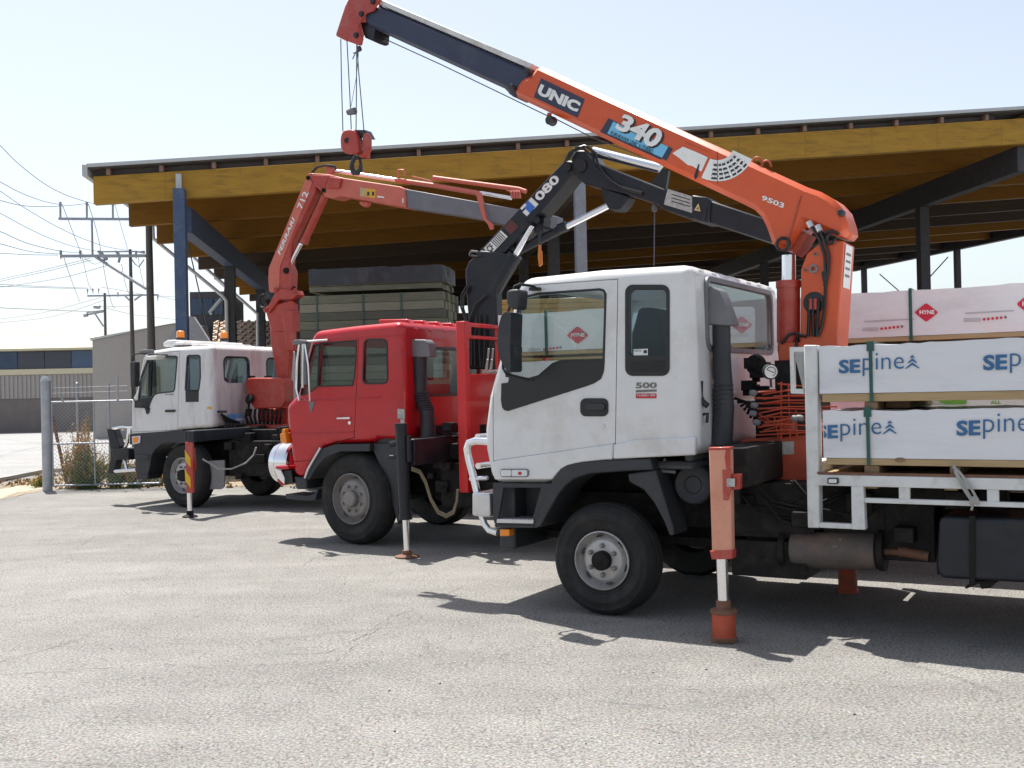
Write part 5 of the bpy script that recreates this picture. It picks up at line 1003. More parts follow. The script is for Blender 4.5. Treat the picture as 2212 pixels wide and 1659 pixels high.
flat(t, FL, cF, [(1005, 430), (1065, 436), (1065, 448), (1008, 444)], yj, .004, 3); flat(t, FL, cF, [(1215, 450), (1225, 452), (1224, 490), (1214, 488)], yj, .004, 3); t.build('sticker', [yellowst, mat('beige_sticker', (.5, .38, .2), .5), stickb, stickw], j)
ij = mat('inner_jib_grey', (.15, .16, .18), .45, var=.1, dirt=(.25, .25, .26), damt=.5)
q = MB(); q.sp(FL, cF, [(1228, 370), (1900, 490), (1935, 640), (1900, 630), (1255, 530)], yc+.14, yc-.14, yt=yc+.14); q.sp(FL, cF, [(1895, 490), (2500, 600), (2500, 720), (1930, 655)], yc+.12, yc-.12, yt=yc+.12); i1 = q.build('inner_jib', ij, j, .012)
q = MB(); q.sp(FL, cF, [(1820, 400), (1860, 400), (1910, 620), (1960, 660), (1960, 700), (1940, 710), (1925, 670), (1880, 620)], yc+.18, yc+.12, yt=yc+.18); q.tube([P(*cF(1165, 300), yc), P(*cF(1480, 345), yc), P(*cF(1850, 410), yc)], .038, 14); q.tube([P(*cF(1470, 280), yc+.0), P(*cF(2180, 375), yc+.0), P(*cF(2240, 395), yc)], .035, 12); q.tube([P(*cF(*p), yc+.1) for p in [(1290, 270), (1450, 310), (1480, 300)]], .015, 6); q.sp(FL, cF, [(600, 190), (660, 195), (650, 245), (600, 250)], yc+.06, yc-.06, yt=yc); q.tube([P(*cF(*p), yc) for p in [(1175, 275), (1180, 215), (1225, 215), (1235, 265)]], .015, 6)
for k in range(4): q.tube([P(*cF(2080+k*22, 375), yc), P(*cF(2120+k*22, 400), yc+.05), P(*cF(2125+k*22, 450), yc+.05)], .018, 8)
q.split('extension_cylinder', crredf, j)
q = MB(); q.tube([P(*cF(650, 222), yc), P(*cF(1160, 298), yc)], .032, 18); q.tube([P(*cF(1860, 405), yc), P(*cF(2120, 450), yc)], .028, 14); q.tube([P(*cF(*p), yc+.1) for p in [(460, 240), (510, 190), (580, 178), (650, 185), (665, 210)]], .02, 8, 1); q.build('ram_rod', [rodm, black], j)
# ================================================================== GROUND
def sheet(name, pts, m, kind='structure', z=0.0):
    me = bpy.data.meshes.new(name); me.from_pydata([(p[0], p[1], z) for p in pts], [], [list(range(len(pts)))]); me.materials.append(m); o = bpy.data.objects.new(name, me); COL.objects.link(o); o['kind'] = kind; return o
def ground_mat(name, base, agg, grain=.5, crack=True, patch=.12):
    m = bpy.data.materials.new(name); m.use_nodes = True; t = m.node_tree; N = t.nodes; L = t.links; p = N['Principled BSDF']; p.inputs['Roughness'].default_value = .85; p.inputs['Specular IOR Level'].default_value = .3
    tc = N.new('ShaderNodeTexCoord')
    def noise(sc, det=5, ro=.6):
        n = N.new('ShaderNodeTexNoise'); n.inputs['Scale'].default_value = sc; n.inputs['Detail'].default_value = det; n.inputs['Roughness'].default_value = ro; L.new(tc.outputs['Object'], n.inputs[0]); return n
    v = N.new('ShaderNodeTexVoronoi'); v.inputs['Scale'].default_value = agg; L.new(tc.outputs['Object'], v.inputs[0])
    n1 = noise(agg*.8, 3, .7); n2 = noise(.35, 6, .6); n3 = noise(2.2, 8, .7)
    def ramp(src, a, b, c0, c1):
        r = N.new('ShaderNodeValToRGB'); r.color_ramp.elements[0].position = a; r.color_ramp.elements[1].position = b; r.color_ramp.elements[0].color = (c0, c0, c0, 1); r.color_ramp.elements[1].color = (c1, c1, c1, 1); L.new(src, r.inputs[0]); return r.outputs[0]
    def mul(a, b):
        x = N.new('ShaderNodeMix'); x.data_type = 'RGBA'; x.blend_type = 'MULTIPLY'; x.inputs[0].default_value = 1; L.new(a, x.inputs[6]); L.new(b, x.inputs[7]); return x.outputs[2]
    rgb = N.new('ShaderNodeRGB'); rgb.outputs[0].default_value = list(base)+[1]
    hs = N.new('ShaderNodeMix'); hs.data_type = 'RGBA'; hs.inputs[0].default_value = .035; L.new(rgb.outputs[0], hs.inputs[6]); L.new(v.outputs['Color'], hs.inputs[7])
    c = mul(hs.outputs[2], ramp(n1.outputs['Fac'], .3, .72, 1-grain, 1+grain*.55)); c = mul(c, ramp(n2.outputs['Fac'], .3, .7, 1-patch, 1+patch)); c = mul(c, ramp(n3.outputs['Fac'], .35, .75, .90, 1.07)); c = mul(c, ramp(noise(32, 3, .75).outputs['Fac'], .32, .68, .84, 1.14))
    mpx = N.new('ShaderNodeMapping'); mpx.inputs['Rotation'].default_value = (0, 0, .35); mpx.inputs['Scale'].default_value = (.25, 1.6, 1); L.new(tc.outputs['Object'], mpx.inputs[0])
    ns = N.new('ShaderNodeTexNoise'); ns.inputs['Scale'].default_value = .9; ns.inputs['Detail'].default_value = 7; L.new(mpx.outputs[0], ns.inputs[0]); c = mul(c, ramp(ns.outputs['Fac'], .35, .68, .88, 1.05))
    if crack:
        nd = noise(1.5, 5); mx = N.new('ShaderNodeMix'); mx.data_type = 'RGBA'; mx.inputs[0].default_value = .12; L.new(tc.outputs['Object'], mx.inputs[6]); L.new(nd.outputs['Color'], mx.inputs[7])
        vc = N.new('ShaderNodeTexVoronoi'); vc.feature = 'DISTANCE_TO_EDGE'; vc.inputs['Scale'].default_value = .55; L.new(mx.outputs[2], vc.inputs[0])
        cr = ramp(vc.outputs['Distance'], .0, .010, .75, 1); ms = ramp(noise(.5, 2).outputs['Fac'], .54, .62, 0, 1)
        x = N.new('ShaderNodeMix'); x.data_type = 'RGBA'; L.new(ms, x.inputs[0]); x.inputs[6].default_value = (1, 1, 1, 1); L.new(cr, x.inputs[7]); c = mul(c, x.outputs[2])
        # small dark cracks between the stones
        vs_ = N.new('ShaderNodeTexVoronoi'); vs_.feature = 'DISTANCE_TO_EDGE'; vs_.inputs['Scale'].default_value = 16; mx2 = N.new('ShaderNodeMix'); mx2.data_type = 'RGBA'; mx2.inputs[0].default_value = .05; L.new(tc.outputs['Object'], mx2.inputs[6]); L.new(noise(30, 3).outputs['Color'], mx2.inputs[7]); L.new(mx2.outputs[2], vs_.inputs[0])
        c2r = ramp(vs_.outputs['Distance'], .0, .06, .55, 1); ms2 = ramp(noise(3, 4).outputs['Fac'], .42, .58, 0, 1); x2 = N.new('ShaderNodeMix'); x2.data_type = 'RGBA'; L.new(ms2, x2.inputs[0]); x2.inputs[6].default_value = (1, 1, 1, 1); L.new(c2r, x2.inputs[7]); c = mul(c, x2.outputs[2])
    L.new(c, p.inputs['Base Color'])
    b = N.new('ShaderNodeBump'); b.inputs['Strength'].default_value = .8; b.inputs['Distance'].default_value = .014; L.new(n1.outputs['Fac'], b.inputs['Height']); L.new(b.outputs[0], p.inputs['Normal'])
    return m
asph = ground_mat('yard_asphalt', (.31, .30, .282), 75, .75)
roadm = ground_mat('road_asphalt', (.36, .36, .36), 40, .25, False, .05)
dirtm = ground_mat('gravel_verge', (.36, .29, .20), 25, .6, False, .3)
pathm = ground_mat('concrete_path', (.48, .44, .33), 30, .2, False, .08)
sheet('ground', [(-400, -60), (400, -60), (400, 900), (-400, 900)], asph)
g_ = lambda u, v: gnd(u, v).to_2d()
FF = Frame(gnd(103, 1060), -93)           # fence line frame
FFo = gnd(103, 1060)
sheet('gravel_verge', [g_(-500, 1110), g_(-200, 1060), g_(0, 1047), g_(62, 1035), g_(92, 1030), g_(700, 1020), g_(720, 1050), g_(330, 1053), g_(100, 1057), g_(0, 1080), g_(-500, 1180)], dirtm, z=.004)
sheet('concrete_path', [g_(-500, 1125), g_(-100, 1075), g_(0, 1058), g_(96, 1040), g_(98, 1056), g_(40, 1064), g_(0, 1080), g_(-200, 1120)], pathm, z=.008)
sheet('road', [g_(-2500, 1010), g_(-1200, 1060), g_(-60, 1052), g_(10, 1040), g_(88, 1024), g_(250, 1012), g_(700, 1000), g_(1200, 985), g_(1200, 915), g_(-2500, 935)], roadm, z=.008)
k = MB(); pts = [g_(-300, 1056), g_(-60, 1050), g_(10, 1038.5), g_(88, 1022.5), g_(250, 1010.5), g_(700, 998.5)]
for a, b in zip(pts[:-1], pts[1:]): k.bar((a.x, a.y, .04), (b.x, b.y, .04), .14, .1)
o = k.build('kerb', mat('kerb_concrete', (.34, .32, .29), .8), None); o['kind'] = 'structure'
# far gravel beyond the road
sheet('far_verge', [g_(238, 945), g_(330, 925), g_(1200, 925), g_(1200, 985), g_(700, 1000), g_(330, 975)], dirtm, z=.012)
# ================================================================== SHED
FS = Frame(atY(395, 860, 24.5), -96.1); P = FS.S
SH = FS.root('timber_shed', 'long open timber storage shed with yellow laminated roof beams and steel posts', 'shed')
xl = P(202, 440).x; zb0 = P(202, 441).z; zt0 = P(200, 381).z; ra = (P(2212, 260).z-P(202, 386).z)/(P(202, 386).x-P(2212, 260).x)
print('shed', xl, zb0, zt0, ra)
dep = 3.2; nraf = 12
zr = lambda x, z: z+(xl-x)*ra      # roof rises to the right (local x falls)
def onroof(u, v):                   # where the sight line meets the underside of the roof
    a = ray(u, v); lo, hi = .001, .05
    for _ in range(50):
        mid = (lo+hi)/2; p = CAM+a*mid; lx = (p-FS.o).dot(FS.x)
        if p.z < zr(lx, zb0)-.1: lo = mid
        else: hi = mid
    return CAM+a*lo
A = onroof(2212, 505); B = onroof(1842, 583); d_ = B-A
la = ((A-FS.o).dot(FS.x), (A-FS.o).dot(FS.y)); lb_ = ((B-FS.o).dot(FS.x), (B-FS.o).dot(FS.y))
print('plate', la, lb_)
xpl = lambda y: la[0]+(lb_[0]-la[0])*(y-la[1])/(lb_[1]-la[1])
nraf = 13
Y1 = -nraf*dep+1
for i in range(nraf):
    y = -i*dep; q = MB(); xr = xpl(y)-.3
    q.prism([(xl, zb0), (xl, zt0), (xr, zr(xr, zt0)), (xr, zr(xr, zb0))], [], XZ, y, y-.22); q.build('roof_beam', beam if i == 0 else (beamin if i < 4 or i in (6, 7) else beamd), SH, .01)  # beams behind the front one get darker colours for the shed's inner shade
q = MB()
for k in range(34):
    x = xl-.35-k*1.18; ye = Y1
    if x < xpl(0): break
    if x < xpl(Y1):                 # stop where the right edge of the roof cuts across
        ye = la[1]+(x-la[0])*(lb_[1]-la[1])/(lb_[0]-la[0])
    q.box(x-.045, x+.045, .06, ye, zr(x, zt0)+.004, zr(x, zt0)+.145)
q.build('purlins', purl, SH)
def roofslab(q, y0, y1, a, b, e=.5):
    V = []
    for y in (y0, y1):
        xr = xpl(y)-e
        V += [(xl+.09, y, zt0+a), (xr, y, zr(xr, zt0)+a+.02), (xr, y, zr(xr, zt0)+b+.02), (xl+.09, y, zt0+b)]
    q.add(V, [[0, 1, 2, 3], [4, 7, 6, 5], [0, 4, 5, 1], [1, 5, 6, 2], [2, 6, 7, 3], [3, 7, 4, 0]])
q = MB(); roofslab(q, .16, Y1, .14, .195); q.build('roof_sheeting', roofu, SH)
q = MB(); roofslab(q, .19, .165, .17, .255); q.build('barge_flashing', roofm, SH, .006)
q = MB(); q.box(xl+.07, xl+.19, .19, Y1, zt0-.03, zt0+.235); q.build('gutter', roofm, SH, .01)
q = MB(); q.bar((la[0]+(lb_[0]-la[0])*-1.2, la[1]+(lb_[1]-la[1])*-1.2, A.z+.15-(B.z-A.z)*1.2), (lb_[0], lb_[1], B.z+.15), .3, .5); q.build('wall_plate', darkst, SH)
# dark strip filling the gap under the roof edge, coloured as its shade
q = MB(); q.prism([(xl, zt0+.005), (xl, zt0+.135), (-20, zr(-20, zt0)+.135), (-20, zr(-20, zt0)+.01)], [], XZ, -.14, -.16); q.build('gap_shade_strip', mat('gap_shade_grey', (.10, .09, .09), .8), SH)
def col(x, y, z1, w_=.27, m_=darkst, top=None, name='post'):
    q = MB(); q.box(x-w_/2, x+w_/2, y+w_/2, y-w_/2, 0, z1); return q.build(name, m_, SH, .012)
xp1 = P(395, 600).x
q = MB(); q.box(xp1-.13, xp1+.13, .30, .04, 0, P(390, 408, .2).z); o = q.build('post', bluep, SH, .015); q = MB(); q.box(xp1-.03, xp1+.10, .1, .03, P(390, 408, .2).z, P(388, 375, .1).z); q.build('bracket', roofm, o, .005)
for i in range(1, 6): col(xp1, -7*i, zb0, .30, darkst)
xp2 = P(1253, 450, .2).x; q = MB(); q.box(xp2-.13, xp2+.13, .30, .04, 0, P(1253, 330, .2).z); q.build('post', pgrey, SH, .012)
xp3 = -20.8
for xx in (xp2, xp3):
    for i in range(1, 6): col(xx, (-4.2 if xx == xp2 else -5.5)-7*(i-1), zr(xx, zb0), .30, darkst)
q = MB()
for k in range(18):
    x = xl-1.6-k*1.7; z = zr(x, zb0); q.box(x-.008, x+.008, .0, .004, z+.02, z+.60)
q.split('joint_plate', mat('beam_joint', (.33, .19, .03), .7, var=.3), SH)
# longitudinal eave beams between posts
q = MB(); q.box(xp1-.16, xp1+.16, -.3, -34, zb0-.62, zb0-.02); q.build('longitudinal_beam', bluep, SH, .01)
for xx in (xp2, xp3): q = MB(); q.box(xx-.16, xx+.16, -.23, -34, zr(xx, zb0)-.66, zr(xx, zb0)-.01); q.build('longitudinal_beam', beamd if xx == xp2 else darkst, SH, .01)
# right hand eave: wall plate and its posts, sky below
loc = lambda v: Vector(((v-FS.o).dot(FS.x), (v-FS.o).dot(FS.y), v.z))
for u, wd in ((2066, .25), (1865, .25), (1780, .25), (2330, .3), (2600, .3)):
    # point on the plate line seen at this column
    best = min((abs((lambda c: (c-CAM).dot(rv)/(c-CAM).dot(dv)*FPX+CX)(A+d_*t)-u), t) for t in [i*.01-1.2 for i in range(310)])[1]; c_ = loc(A+d_*best); q = MB(); q.box(c_.x-wd/2, c_.x+wd/2, c_.y-wd/2, c_.y+wd/2, 0, c_.z+.05); q.build('post', darkst, SH)
q = MB(); a_ = loc(atY(1925, 590, 36)); q.tube([loc(atY(1900, 592, 39)), loc(atY(1955, 640, 39))], .02, 6); q.tube([loc(atY(2048, 555, 36)), loc(atY(1978, 632, 36))], .02, 6); q.build('cross_brace', wireM, SH)
# downpipes
q = MB(); 
for pts, yy in (([(1055, 548), (1062, 655), (1540, 1050), (1565, 1085), (1570, 1400)], -6.8), ([(1325, 715), (1345, 790), (1780, 1175), (1780, 1400)], -13.5), ([(1485, 865), (1492, 930), (1570, 1000)], -19)): 
    q = MB(); q.tube([P(*c1(*p), yy) for p in pts], .052 if yy > -10 else .056, 12); q.build('downpipe', pvc, SH)
q = MB(); q.tube([P(*c1(*p), -10) for p in [(1530, 1070), (1450, 1165), (1465, 1175)]], .055, 10); q.build('downpipe', pvc, SH)
q = MB()
for p0, p1 in (((1300, 690), (1455, 1360)), ((1560, 960), (1500, 1360))): q.tube([P(*c1(*p0), -9), P(*c1(*p1), -9)], .022, 6)
q.build('brace_cable', wireM, SH)
for (u, v, yy, s_) in [(2080, 340, -3.5, 1.3), (1830, 540, -5, 1.1)]:
    pass
# ================================================================== TIMBER STACKS IN THE SHED
gp2 = mat('treated_timber_pale', (.20, .20, .145), .7, var=.15, scale=3, stretch=(1, 8, 20)); gp3 = mat('treated_timber_dark', (.085, .09, .065), .7, var=.2, scale=3, stretch=(1, 8, 20))
def stack(name, F, label, x0, x1, y0, y1, z0, z1, m_, rows=6, colsn=8, group='timber packs stacked at the shed', straps=(), strapm=strapg, wrap=None):
    r = F.root(name, label, 'timber pack', group, at=(x0, y0, z0)); rg = random.Random(int(z0*31+x0*7)); q = MB(); hz = (z1-z0)/rows; hy = (y0-y1)/colsn
    for i in range(rows):
        for j in range(colsn):
            e = rg.random()*.05; q.box(-e*.3, x1-x0+rg.random()*.05, -hy*j-.004, -hy*(j+1)+.004, hz*i+.003, hz*(i+1)-.003, rg.choice((0, 0, 0, 1, 2)) if m_ is greypine else 0)
    q.build('boards', [m_, gp2, gp3], r, .004, 1)
    for s_ in straps:
        q = MB(); xx = s_-x0; q.box(xx-.015, xx+.015, .003, .008, -.01, z1-z0+.004); q.box(xx-.015, xx+.015, .003, y1-y0, z1-z0+.002, z1-z0+.006); q.build('strap', strapm, r)
    if wrap:
        q = MB(); NX = 24; V = []; ring = [(0.012, wrap), (.014, (z1-z0)*.5), (.012, z1-z0+.01), ((y1-y0)*.5, z1-z0+.02), (y1-y0-.01, z1-z0+.012), (y1-y0-.012, wrap)]
        for i in range(NX+1):
            for (yy, zz) in ring: V.append(((x1-x0)*i/NX*1.0+(-.015 if i == 0 else 0)+(-.03 if i == NX else 0), yy+.02*(rg.random()-.5)*(1 if yy > -.1 else 1)+.012, zz+.025*(rg.random()-.5)))
        R_ = len(ring); F_ = [[i*R_+k, (i+1)*R_+k, (i+1)*R_+k+1, i*R_+k+1] for i in range(NX) for k in range(R_-1)]+[list(range(R_)), [NX*R_+k for k in range(R_)][::-1]]
        q.add(V, F_); q.build('wrapping', blkwrap, r)
    return r
FT = Frame(atY(650, 860, 19.6), -81); P = FT.S
xa = P(647, 700).x; xb = P(962, 700).x; zA = P(800, 632).z; zB = P(800, 577).z; zC = P(800, 765).z
print('stack', xa, xb, zA, zB, zC)
stack('timber_pack', FT, 'top pack on the stack behind the red cab, draped in black plastic', P(662, 600).x, P(950, 600).x, -.1, -1.2, zA+.05, zB, greypine, 4, 7, wrap=.12)
stack('timber_pack', FT, 'grey green treated boards directly below the black wrapped pack', xa, xb, 0, -1.25, zC, zA-.02, greypine, 7, 9, straps=[P(*cF(505, 1300)).x, P(*cF(890, 1300)).x, P(*cF(1205, 1300)).x])
stack('timber_pack', FT, 'second treated pack down, mostly behind the red cab roof', xa, xb, 0, -1.25, zC-1.0, zC-.06, greypine, 7, 9)
stack('timber_pack', FT, 'treated pack near the ground under the stack behind the red cab', xa, xb, 0, -1.25, .15, zC-1.06, greypine, 6, 9)
FT2 = Frame(atY(1080, 860, 22.5), -84); P = FT2.S
zt2 = P(1080, 648).z; zb2 = P(1080, 745).z
stack('timber_pack', FT2, 'bright yellow timber pack between the black crane post and the nearest cab', P(1045, 700).x, P(1500, 700).x, 0, -1.3, zb2, zt2, yelpine, 9, 8)
stack('timber_pack', FT2, 'yellow timber pack lying under the bright yellow one', P(1045, 700).x, P(1500, 700).x, 0, -1.3, .1, zb2-.06, yelpine, 9, 8)
rgs = random.Random(12); bx = MB()
FT3 = Frame(atY(1106, 860, 40), -96)
for (x0, x1, z1, lb) in ((8.4, -3.0, 4.7, 'tall dark pack deep in the shed behind the yellow timber'), (-3.6, -9.2, 4.9, 'tall dark pack deep in the shed above the nearest cab roof'), (-9.8, -12.6, 3.6, 'lower dark pack deep in the shed near the orange crane post')):
    stack('timber_pack', FT3, lb, x0, x1, 0, -1.4, .2, z1, beamd, 14, 3)
# ================================================================== BACKGROUND LEFT
def bxr(r, name, m_, x0, x1, y0, y1, z0, z1, bev=0): q = MB(); q.box(x0, x1, y0, y1, z0, z1); return q.build(name, m_, r, bev)
FBk = Frame(atY(0, 870, 60), -92); P = FBk.S
WH = FBk.root('warehouse', 'long low warehouse across the road with pale cream roof and dark blue louvre windows', 'building')
zE = P(100, 757).z; zW = P(100, 797).z; zM = P(100, 860).z; zR = P(100, 711).z; xq = P(400, 800).x
q = MB(); 
for k in range(190): q.box(14-k*.24, 14-k*.24-.12, .0, .05, zM, zW-.35); 
q.box(14.1, -31.7, -.0, -12, zM, zW-.3); q.build('upper_wall', wallcorr, WH)
bxr(WH, 'lower_wall', walldk, 14, -31.6, -.02, -12, 0, zM-.01); bxr(WH, 'sill', roofcr, 14, -31.6, .1, -.1, zW-.3, zW-.0)
q = MB(); rg = random.Random(2)
for k in range(30):
    x = 14-k*1.5; q.box(x-.02, x-1.48, -.02, -.1, zW+.02, zE-.05, rg.choice((0, 0, 1, 2)))
q.build('window', [winblue, mat('window_blue_pane', (.06, .10, .17), .3), mat('window_grey_pane', (.05, .055, .075), .3)], WH)
q = MB(); q.prism([(.4, zE), (.4, zE+.12), (-9, zR+.12), (-20, zR-1), (-20, zE-1)], [], YZ, 14.5, -32); q.build('roof', roofcr, WH)
FBB = Frame(atY(232, 870, 48), -84); P = FBB.S
RB = FBB.root('rendered_building', 'plain beige grey walled building with sloping parapet between the warehouse and the tiled house', 'building')
xa = P(200, 800).x; xc = P(366, 700).x; za = P(200, 736).z; zc = P(366, 700).z
q = MB(); q.prism([(xa, 0), (xa, za), (xc, zc), (xc-.9, zc), (xc-.9, 0)], [], XZ, 0, -9); q.build('wall', rendw, RB, .02)
q = MB(); q.prism([(xa+.06, za+.0), (xa+.06, za+.12), (xc-.9, zc+.12), (xc-.9, zc+.0), (xc, zc+.0)], [], XZ, .08, -.12); q.build('parapet_cap', roofm, RB)
q = MB(); q.box(P(316, 800).x, P(345, 800).x, .06, -.02, 0, P(330, 855).z+1.3); q.build('door', mat('olive_door', (.2, .18, .13), .7), RB)
FBH = Frame(atY(450, 870, 42), -92); P = FBH.S
TH = FBH.root('tiled_house', 'old house with orange brown tiled roof and grey gable behind the left truck', 'building')
q = MB(); q.sp(FBH, ident, [(364, 860), (364, 733), (386, 681), (418, 684), (462, 752), (462, 860)], 0, -.3, yt=0); q.build('gable_wall', gablew, TH)
a0 = P(419, 684); b0 = P(462, 752); xe = P(720, 700).x; rd = MB(); n_ = 9
for i in range(n_):
    t0, t1 = i/n_, (i+1)/n_; x0_, z0_, x1_, z1_ = a0.x+(b0.x-a0.x)*t0, a0.z+(b0.z-a0.z)*t0, a0.x+(b0.x-a0.x)*t1, a0.z+(b0.z-a0.z)*t1; y0_, y1_ = -3.2+3.5*t0, -3.2+3.5*t1
    rd.add([(x0_, y0_, z0_), (xe, y0_, z0_), (xe, y1_, z1_+.07), (x1_, y1_, z1_+.07), (x1_, y1_, z1_-.02), (xe, y1_, z1_-.02)], [[0, 1, 2, 3], [3, 2, 5, 4]])
    x = x1_-.1
    while x > xe:
        rd.bar((x-.12*(i % 2), y0_+.02, z0_+.03), (x-.12*(i % 2), y1_, z1_+.09), .09, .06); x -= .33
rd.build('roof', tileM, TH); q = MB(); q.box(b0.x+.1, xe, .0, -.2, 0, b0.z-.1); q.build('wall', rendw, TH)
DB = FBH.root('dark_upper_storey', 'dark framed upper storey with grey windows beyond the tiled roof', 'building', at=(0, -8, 0)); PP = lambda u, v: FBH.S(u, v, -8)
q = MB(); q.box(PP(410, 650).x, PP(486, 650).x, 0, -4, 0, PP(450, 630).z); q.build('wall', darkst, DB)
q = MB()
for u0_, u1_ in ((415, 436), (439, 460), (463, 482)): q.box(PP(u0_, 650).x, PP(u1_, 650).x, .05, .0, PP(450, 680).z, PP(450, 645).z)
q.build('window', winblue, DB)
# ---- poles
def pole(label, u, vtop, vbot, Y, w0, w1, arms, ins, extra=()):
    Fp = Frame(atY(u, 860, Y), -90); r = Fp.root('power_pole', label, 'power pole', 'power poles along the road'); Q = lambda x, y: Fp.S(*c1(x, y), .0)
    a = Fp.S(*c1(*vtop)); q = MB(); b = Fp.S(*c1(*vbot)); d = (b-a); k = (0-a.z)/d.z if abs(d.z) > .1 else 1; b = Vector((a.x+(b.x-a.x)*.25*k, 0, 0)); q.tube([a, b], [w0, w1], 12); pl_ = q.build('pole', poleM, r)
    q = MB()
    for p0, p1, hh in arms: q.bar(Q(*p0), Q(*p1), .08, hh)
    for (x, y) in ins: p = Q(x, y); q.lathe([(.001, .20), (.035, .19), (.04, .1), (.02, .05), (.02, -.05)], p-Vector((0, 0, .15)), (0, 0, 1), 8)
    for pp in extra: q.tube([Q(*p) for p in pp[0]], pp[1], 7)
    q.build('crossarm', galv, r); return Fp
pole('tallest dark power pole nearest the shed, with a raised upper crossarm', 325, (1028, 540), (1050, 1410), 30, .088, .13, [((407, 517), (960, 520), .065), ((418, 775), (1008, 772), .075)], [(417, 410), (600, 410), (780, 410), (420, 745), (555, 745)],
     [([(635, 525), (640, 765)], .03), ([(417, 410), (418, 510)], .03), ([(600, 410), (601, 510)], .03), ([(780, 410), (781, 510)], .03), ([(660, 780), (740, 830), (1010, 1000)], .045)])
pole('middle power pole with clustered fuse gear on its crossarm', 283, (900, 728), (925, 1480), 36, .05, .093, [((690, 745), (1000, 742), .04), ((700, 778), (1000, 775), .07)], [(690, 750), (720, 790), (820, 760), (940, 750)], [([(680, 740), (710, 765), (740, 800)], .055), ([(800, 740), (830, 780), (820, 820)], .045), ([(950, 740), (1000, 750)], .05), ([(905, 790), (935, 830), (960, 850), (995, 800)], .02), ([(860, 1045), (895, 1080)], .03)])
pole('shortest far power pole with a street lamp on its left', 227, (724, 1030), (728, 1340), 52, .06, .07, [((605, 1050), (1095, 1043), .08), ((590, 1182), (715, 1158), .08), ((600, 1165), (720, 1150), .05)], [(605, 1010), (642, 1005), (682, 1005), (815, 1030), (1090, 1055)], [([(580, 1185), (605, 1180)], .1), ([(650, 1122), (690, 1125)], .11), ([(930, 1080), (980, 1045)], .05), ([(655, 1170), (715, 1260)], .04)])
def wire(pts, Y0, Y1, r_=.012, label=None):
    n = len(pts); Q = []
    P3 = [atY(*c1(*p), Y0+(Y1-Y0)*i/(n-1)) for i, p in enumerate(pts)]
    for i in range(n-1):        # smooth through the traced points
        p0 = P3[max(0, i-1)]; p1 = P3[i]; p2 = P3[i+1]; p3 = P3[min(n-1, i+2)]
        for s_ in range(6):
            t = s_/6; Q.append(.5*((2*p1)+(p2-p0)*t+(2*p0-5*p1+4*p2-p3)*t*t+(3*p1-p0-3*p2+p3)*t**3))
    Q.append(P3[-1]); q = MB(); q.tube(Q, r_, 5); o = q.build('power_line', wireM, None); tag(o, label, 'power line', 'overhead power lines')
